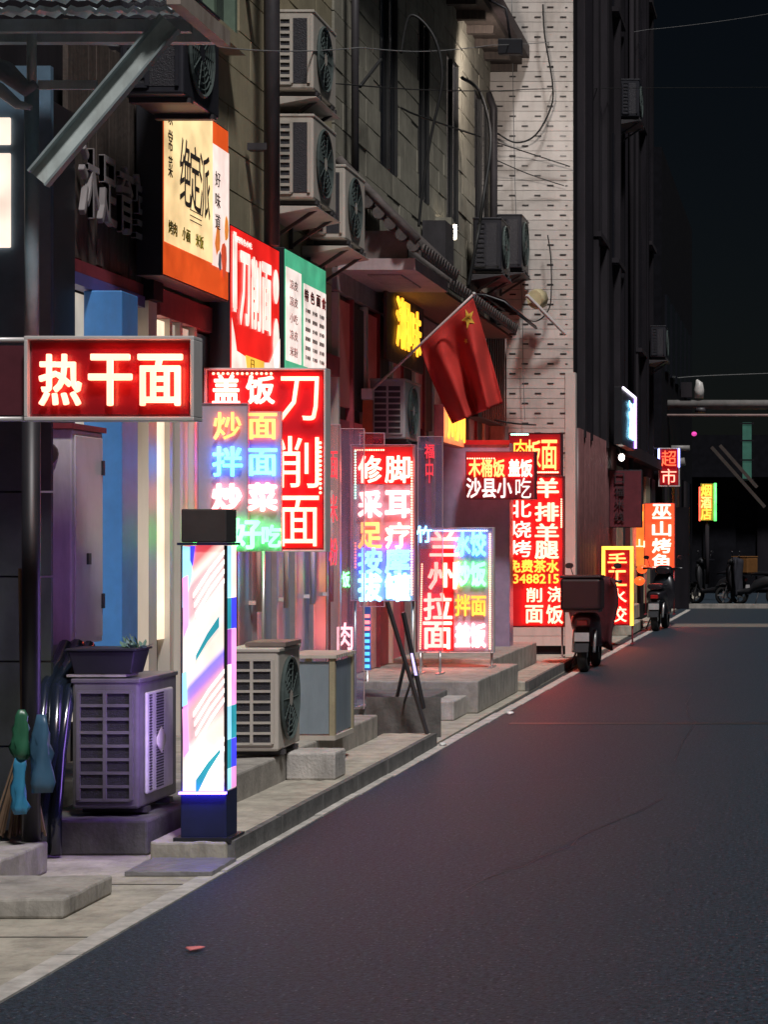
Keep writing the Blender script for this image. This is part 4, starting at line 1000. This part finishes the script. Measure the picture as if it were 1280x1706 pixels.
# lit lamp above the roofs : a real bulb
lp = thing('wall_lamp', 'small bright bulb lamp on the stone wall above the tiled canopy', 'lamp', (-3.95, 24.4, 4.98))
M_bulb = emi('bulb', (1, .85, .65), 25)
MB().tube([(0, 0, -.07), (0, 0, .09)], [.02, .03], 10).build('bulb', M_bulb, lp)
BX(-.16, .0, -.02, .02, .1, .13).build('arm', M_pipe, lp)
fd = thing('floodlight', 'added dark floodlight under the eave end, put in to light the white tiled wall', 'lamp', (-3.42, 25.2, 7.25))
BX(-.14, .14, -.10, 0, -.09, .09).build('housing', M_black, fd, bevel=.01); BX(-.12, .12, .001, .008, -.07, .07).build('lens', emi('added_flood_lens', (1, .9, .8), 3), fd)  # added fixture, there to brighten the tiled wall
MB().tube([(0, -.04, .09), (-.05, -.04, .45), (-.25, -.04, .55)], .015, 6).build('arm', M_black, fd)  # arm of the added floodlight
pl_ = bpy.data.lights.new('added_wall_light', 'SPOT'); pl_.energy = 115; pl_.color = (1, .88, .80); pl_.shadow_soft_size = .06; pl_.spot_size = R(140); pl_.spot_blend = .6  # spot of the added floodlight
po_ = bpy.data.objects.new('added_wall_light', pl_); COL.objects.link(po_); po_.parent = fd; po_.location = (0, .05, 0); po_.rotation_euler = Vector((.1, -1, .3)).to_track_quat('Z', 'Y').to_euler()
tag(BX(-4.1, -3.85, 23.2, 23.75, 4.5, 4.95).build('meter_box', M_pipe), 'dark meter box on the stone wall left of the bulb lamp', 'box')
tag(BX(-4.1, -3.92, 24.0, 24.15, 4.55, 5.1).build('meter_box', M_olive), 'olive narrow box beside the bulb lamp', 'box')

# red awning near white wall
ra = thing('red_awning', 'small curved red sheet awning on a black frame under the black air conditioners', 'awning', (-3.9, 26.8, 4.25))
b = MB(); prof = [(-4.1, 4.52), (-3.85, 4.50), (-3.62, 4.42), (-3.45, 4.28)]
for k in range(3):
    (xa, za), (xb, zb) = prof[k], prof[k+1]; b.poly([(xa, 26.1, za), (xb, 26.1, zb), (xb, 27.8, zb), (xa, 27.8, za)]); b.poly([(xa, 26.1, za-.01), (xb, 26.1, zb-.01), (xb, 27.8, zb-.01), (xa, 27.8, za-.01)])
PB(b, 'sheet', mat('red_sheet', (.55, .08, .07), .25, spec=.8), ra)
for yy in (26.1, 26.65, 27.2, 27.8): PB(MB().tube([(x, yy, z-.03) for x, z in prof], .018, 6), 'rib', M_black, ra)
for k in (1, 3): PB(MB().tube([(prof[k][0], 26.05, prof[k][1]-.04), (prof[k][0], 27.85, prof[k][1]-.04)], .016, 6), 'rail', M_black, ra)
gr = thing('window_grille', 'dark barred window under the red awning', 'window grille', (-4.0, 27, 3.2))
PB(BX(-4.1, -3.92, 26.0, 28.2, 3.0, 4.2), 'recess', M_black, gr)
for k in range(11): PB(MB().tube([(-3.88, 26.1+k*.2, 3.0), (-3.88, 26.1+k*.2, 4.2)], .012, 6), 'bar', mat('bar_brown', (.16, .1, .09), .5), gr)

# ================================================================== FLAG
YF = 20.0
fl = thing('flagpole', 'slanted flagpole with a red flag mounted on the wall above the massage board', 'flagpole', T((613, 657), YF))
def LF(p): return p-Vector(fl.location)
a, b_ = T((618, 652), YF), T((790, 490), YF-.25)
MB().tube([LF(a), LF(b_)], [.014, .011], 8).build('pole', mat('pink_grey_pole', (.55, .42, .40), .4), fl)
MB().loft([(tuple(LF(b_)+Vector((0, -.02, 0))), .004, .004), (tuple(LF(b_)), .018, .018), (tuple(LF(b_)+Vector((0, .02, 0))), .004, .004)], 10).build('finial', M_frame, fl)
PB(BX(-.05, .05, -.05, .05, -.05, .05), 'socket', M_frame, fl).location = (0, 0, 0)
BX(-.045, .045, -.02, .03, -.75, -.055).build('bracket_post', mat('orange_post', (.5, .12, .04), .5), fl)
MB().tube([(-.2, .1, 0), (0, 0, 0)], .012, 6).build('arm', M_pipe, fl)
def flagpt(u, v):       # u along the pole from low to high, v down the cloth
    v = max(v, 0)
    top = Vector((700+(788-700)*u, 574+(497-574)*u, 0))
    bot = Vector((754+(838-754)*u, 706-34*u-18*math.sin(PI*u*1.0)*0, 0))
    x = top.x+(bot.x-top.x)*v**(1.25-.35*u); y = top.y+(bot.y-top.y)*v
    Y = YF-.12*u+.13*math.sin(u*PI*4.2+.5+v*.8)*min(1, v*2.2)+.04*math.sin(u*19+v*5)*v+.015*math.sin(v*13+u*7)
    return LF(T((x, y), Y))
n, m_ = 36, 36
b = MB(); b.v = [tuple(flagpt(i/n, j/m_)) for j in range(m_+1) for i in range(n+1)]
for j in range(m_):
    for i in range(n): k = j*(n+1)+i; b.f.append([k, k+1, k+n+2, k+n+1]); b.sm.append(True)
fo = b.build('flag', M_cloth, fl); sf = fo.modifiers.new('thickness', 'SOLIDIFY'); sf.thickness = .003
def star(u, v, r, rot=0):
    P = []
    for k in range(10):
        a_ = rot+PI/2+k*PI/5; rr = r if k % 2 == 0 else r*.42
        P.append(tuple(flagpt(u+rr*math.cos(a_)*1.15, v-rr*math.sin(a_)*.95)+Vector((0, -.014, 0))))
    c = tuple(flagpt(u, v)+Vector((0, -.016, 0)))
    b = MB()
    for k in range(10): b.poly([c, P[k], P[(k+1) % 10]])
    b.build('star', M_star, fl)
star(.84, .13, .10); star(.70, .30, .032)

# ================================================================== SCOOTERS
def wheel(root, y, z, r, w_):
    b = MB(); n = 20
    prof = [(-w_/2, r*.72), (-w_/2, r*.93), (-w_*.3, r), (w_*.3, r), (w_/2, r*.93), (w_/2, r*.72)]
    for j in range(n):
        for (x, rr) in prof: b.v.append((x, y+rr*math.cos(2*PI*j/n), z+rr*math.sin(2*PI*j/n)))
    for j in range(n):
        for k in range(len(prof)-1):
            p, q = j*6+k, ((j+1) % n)*6+k; b.f.append([p, p+1, q+1, q]); b.sm.append(True)
    t = b.build('tyre', M_tyre, root)
    b = MB(); b.tube([(-w_*.35, y, z), (w_*.35, y, z)], r*.3, 10)
    for k in range(5):
        a_ = 2*PI*k/5; b.beam((0, y, z), (0, y+r*.76*math.cos(a_), z+r*.76*math.sin(a_)), .03, .03)
    b.build('rim', M_steel, root)
def scooter(label, loc, rotz, body, box=False, shield=False, group='parked scooters'):
    r = thing('parked_scooter', label, 'scooter', loc, rotz, group)      # rear at local -Y, front at +Y
    wheel(r, -.48, .23, .23, .11); wheel(r, .72, .23, .23, .10)
    MB().loft([((0, -.62, .58), .09, .05), ((0, -.5, .58), .15, .10), ((0, -.25, .55), .17, .14), ((0, 0, .46), .15, .12), ((0, .12, .34), .14, .07), ((0, .45, .30), .14, .05), ((0, .52, .34), .13, .06)], 18, 3).build('body', body, r)
    MB().loft([((0, -.58, .72), .11, .03), ((0, -.4, .74), .15, .045), ((0, -.1, .73), .14, .05), ((0, .08, .70), .09, .03)], 16, 3).build('seat', M_bk, r)
    b = MB(); b.v = []
    b.loft([((0, .50, .50), .17, .20), ((0, .56, .66), .19, .28), ((0, .62, .74), .15, .24), ((0, .68, .72), .08, .16)], 18, 3); b.build('leg_shield', body, r)
    MB().loft([((0, .46, .98), .11, .05), ((0, .54, 1.0), .15, .08), ((0, .64, .96), .10, .06)], 14, 2.6).build('headlamp_cowl', body, r)
    MB().loft([((0, .50, .42), .06, .03), ((0, .62, .48), .085, .03), ((0, .78, .49), .085, .03), ((0, .93, .42), .06, .02)], 12, 3).build('front_mudguard', body, r)
    for s_ in (-1, 1):
        MB().tube([(s_*.05, .62, .6), (s_*.06, .72, .23)], .018, 8).build('fork', M_steel, r)
        MB().tube([(s_*.05, .52, 1.0), (s_*.2, .48, 1.03), (s_*.34, .42, 1.02)], [.014, .014, .02], 8).build('handlebar', M_bk, r)
        MB().tube([(s_*.22, .48, 1.03), (s_*.27, .46, 1.18)], .006, 6).build('mirror_stem', M_bk, r)
        MB().loft([((s_*.29, .44, 1.21), .045, .03), ((s_*.29, .47, 1.21), .05, .035)], 12, 2.5).build('mirror', M_bk, r)
        MB().tube([(s_*.12, -.5, .23), (s_*.12, -.35, .55)], .02, 8).build('shock', M_steel, r)
    BX(-.06, .06, -.66, -.63, .54, .60).build('tail_light', mat('tail_red', (.4, .02, .02), .2), r, bevel=.006)
    b = MB(); b.v = [(-.08, -.74, .24), (.08, -.74, .24), (.08, -.60, .52), (-.08, -.60, .52), (-.08, -.735, .235), (.08, -.735, .235), (.08, -.59, .515), (-.08, -.59, .515)]
    for q_ in ((0,3,2,1),(4,5,6,7),(0,1,5,4),(1,2,6,5),(2,3,7,6),(3,0,4,7)): b.f.append(list(q_)); b.sm.append(False)
    b.build('rear_mudguard', M_bk, r)
    BX(-.085, .085, -.705, -.695, .36, .46).build('number_plate', mat('plate_pale', (.45, .42, .42), .5), r).rotation_euler.x = 0
    MB().tube([(-.1, -.1, .3), (-.22, -.05, .01)], .012, 6).build('kick_stand', M_pipe, r)
    if box:
        BX(-.23, .23, -.84, -.40, .72, 1.08).build('top_box', box, r, bevel=.03)
        BX(-.235, .235, -.845, -.395, 1.083, 1.115).build('box_lid', box, r, bevel=.012)
        MB().box(-.2, .2, -.8, -.35, .695, .718).build('rack', M_bk, r)
    if shield:
        b = MB(); n = 12
        for j in range(9):
            for i in range(n+1):
                t = i/n*2-1; z = 1.05-.85*j/8
                b.v.append((t*(.27+.04*math.sin(j*.7)), .40+.12*(1-t*t)-.02*math.sin(i*1.7+j), z+.05*(1-t*t)))
        for j in range(8):
            for i in range(n): k = j*(n+1)+i; b.f.append([k, k+1, k+n+2, k+n+1]); b.sm.append(True)
        b.build('wind_quilt', shield, r).modifiers.new('thickness', 'SOLIDIFY').thickness = .03
    return r
M_dim = mat('matt_black_plastic', (.012, .012, .015), .6)
scooter('dark red electric scooter with a big top box parked beside the lamb menu board', (-2.53, 25.4, 0), R(-1), mat('dark_wine_plastic', (.07, .01, .015), .35), box=mat('dark_red_box', (.022, .005, .007), .45), shield=mat('red_quilt', (.07, .008, .014), .8, var=.4))
scooter('black electric scooter seen from behind before the 巫山烤鱼 board', (-2.42, 36.2, 0), R(-4), M_bk)
scooter('dim dark scooter with an orange box among shadows at the far right', (-1.9, 50.0, 0), R(60), M_dim, box=mat('orange_box', (.16, .07, .02), .5))
scooter('dim dark scooter nearest the right edge at the street end', (-1.1, 49.0, 0), R(75), M_dim, shield=mat('dark_quilt', (.02, .02, .03), .8))

# ================================================================== OVERHEAD PIPES, LAMPS, FAR THINGS
op = thing('overhead_pipe', 'thick pale overhead pipe crossing high over the far end of the street', 'pipe', (0, 46, 4.3))
MB().tube([(-3.0, 0, .07), (8, 0, .07)], .10, 12).build('pipe', mat('pale_pipe', (.22, .21, .20), .5, dirt=.4), op)
for x in (-2.2, .5, 3): MB().tube([(x, 0, .0), (x, 0, -.1)], .12, 12).build('clamp', M_pipe, op)
tag(MB().tube([(-3.0, 45.8, 4.13), (8, 45.8, 4.13)], .03, 8).build('overhead_pipe', mat('rosy_pipe', (.45, .32, .30), .5)), 'thin rosy overhead pipe just under the thick one', 'pipe')
tag(MB().tube([(-3.0, 47.2, 3.15), (-2.6, 47.2, 3.2)], .09, 8).tube([(-3.0, 47.3, 3.5), (-2.5, 47.3, 3.5)], .06, 8).build('overhead_pipe', mat('pale_pipe', (.22, .21, .20))), 'short pipes leaving the wall above the supermarket sign', 'pipe')
fl2 = thing('floodlight', 'small white lit floodlight box on the wall left of the overhead pipes', 'lamp', T((1073, 654), 44.5))
BX(-.15, .15, 0, .12, -.09, .09).build('housing', M_pipe, fl2, bevel=.01); BX(-.13, .13, -.012, -.001, -.07, .07).build('lens', emi('cold_lens', (.85, .9, 1), 1.0), fl2)
MB().tube([(0, .1, 0), (-.5, .3, .05)], .02, 6).build('arm', M_pipe, fl2)
dm = T((1165, 650), 46); 
dl = thing('dome_lamp', 'pale dome shaped fitting sitting on the overhead pipe', 'lamp', dm)
MB().tube([(0, 0, -.17), (0, 0, .0), (0, 0, .14), (-.05, 0, .22)], [.1, .11, .08, .02], 12).build('dome', mat('dome_white', (.6, .58, .55), .4), dl)
BX(-.38, -.15, -.1, .1, -.16, .16).build('bracket_box', M_dark2, dl)
# wall lamp arm beside the maroon sign
wl = thing('wall_lamp', 'small white bulb hanging above the maroon sign', 'lamp', T((1036, 762), 33.5))
MB().loft([((0, -.04, 0), .01, .01), ((0, 0, 0), .05, .06), ((0, .04, 0), .01, .01)], 12, 2).build('bulb', emi('bulb_small', (1, .9, .8), 5), wl)
MB().tube([(0, 0, .05), (-.05, 0, .15), (-.45, .1, .35)], .012, 6).build('arm', M_pipe, wl)
gp = thing('lit_column', 'dim green lit window column at the far right of the street end', 'window', T((1245, 800), 58))
BX(-.12, .12, 0, .1, 0, 1.55).build('panel', emi('green_dim', (.04, .12, .09), .5), gp); 
for k in (0, .52, 1.04, 1.5): BX(-.19, .19, -.03, -.001, k, k+.04).build('bar', M_dark, gp)
sb = thing('shed_brace', 'broken sloping roof timbers in the dark at the street end', 'timber', T((1230, 800), 52))
for (a, c) in (((1186, 745), (1275, 845)), ((1200, 742), (1262, 812))):
    MB().beam(T(a, 52)-Vector(sb.location), T(c, 52)-Vector(sb.location), .12, .08).build('beam', mat('pale_timber', (.06, .045, .04), .8), sb)
for (px, py, lb) in ((1157, 723, 'right'), (1113, 728, 'left')):
    p = T((px, py), 47); tag(MB().loft([((p.x, p.y-.05, p.z), .01, .01), ((p.x, p.y, p.z), .06, .05), ((p.x, p.y+.05, p.z), .01, .01)], 10, 2).build('neon_lamp', emi('magenta_lamp', (1, .08, .5), .9)), 'tiny magenta lamp above the supermarket sign, the %s one' % lb, 'lamp')

# ================================================================== CABLES
def cable(label, pts, r=.006, m=M_wire, sag=0):
    P = [T((x, y), Y) for x, y, Y in pts]; out = []
    for k in range(len(P)-1):
        n = 10
        p0 = P[max(k-1, 0)]; p1 = P[k]; p2 = P[k+1]; p3 = P[min(k+2, len(P)-1)]
        for i in range(n):
            t = i/n
            out.append(.5*((2*p1)+(-p0+p2)*t+(2*p0-5*p1+4*p2-p3)*t*t+(-p0+3*p1-3*p2+p3)*t**3)+Vector((0, 0, -sag*4*t*(1-t))))
    out.append(P[-1])
    tag(MB().tube(out, r, 6).build('cable', m), label, 'cable')
cable('thin pale cable crossing the upper picture from the awning to the sky', [(60, 60, 10.8), (340, 76, 14), (600, 80, 18), (820, 76, 24), (1080, 50, 40), (1300, 20, 55)], .005, M_wireg, .03)
cable('thin dark cable crossing below the pale one over the stone wall', [(560, 140, 18), (700, 150, 20), (830, 152, 24), (960, 148, 30), (1290, 146, 50)], .006)
cable('thick black cable looping from the stone wall down to the canopy', [(668, 90, 20.7), (684, 27, 20.7), (722, 60, 20.7), (737, 130, 20.7), (718, 230, 20.7), (704, 320, 20.7), (698, 378, 20.7)], .014)
cable('black cable bundle hanging beside the last dark window', [(770, 130, 25), (800, 155, 25.5), (818, 230, 25.5), (806, 330, 25), (795, 400, 25), (780, 480, 24.5)], .020)
cable('grey cable drooping across the white tiled wall in a wide arc', [(905, 8, 28.3), (908, 60, 28.3), (921, 140, 28.3), (918, 180, 28.3), (893, 225, 28.3), (860, 238, 28.3), (828, 222, 28.3)], .012, M_wire)
cable('short cable looping on the lower white tiled wall', [(913, 392, 28.3), (918, 430, 28.3), (919, 480, 28.3), (915, 515, 28.3), (895, 535, 28.3), (870, 530, 28.3)], .009, M_wire)
cable('thin sloping wire from the stone wall across the white tiles', [(822, 236, 28), (880, 255, 28.3), (950, 278, 28.4)], .008)
cable('second thin sloping wire lower across the white tiles', [(822, 265, 28), (880, 290, 28.3), (940, 310, 28.4)], .007)
cable('vertical hairline wire down the white tiled wall', [(853, 0, 28.4), (857, 240, 28.4), (862, 400, 28.4), (870, 500, 28.4), (872, 620, 28.4), (875, 700, 28.4)], .005, M_wireg)
cable('dark wire braced against the stone wall beside the first window', [(600, 145, 19.3), (635, 100, 20)], .016)
cable('dark wire sagging over the stone tiles to the second window', [(668, 180, 20.5), (702, 195, 21.3), (800, 228, 24.5)], .010)
cable('rising wire above the flag tip', [(780, 478, 24), (795, 400, 24), (800, 375, 24.2)], .018)
cable('far wire strung across the night sky above the pipes', [(1060, 640, 45), (1150, 628, 50), (1290, 622, 55)], .012, M_wireg)
cable('dark wire hanging from the red sign to the white wall', [(825, 700, 26.5), (860, 706, 26.6), (893, 708, 28.3)], .012)
# yellow bag and white brace by the tiled wall
tag(MB().beam(T((878, 492), 27.9), T((942, 556), 28.3), .05, .03).build('white_brace', M_frame), 'white slanting bar below the far black air conditioner', 'bar')
tag(MB().loft([((T((892, 500), 28.1).x, 28.0, T((892, 500), 28.1).z), .10, .12), ((T((896, 497), 28.1).x, 28.2, T((896, 497), 28.1).z), .13, .14)], 10, 2).build('foam_filler', mat('yellow_foam', (.45, .38, .22), .9, bump=.6)), 'lump of yellow foam filler on the white tiled wall', 'foam')
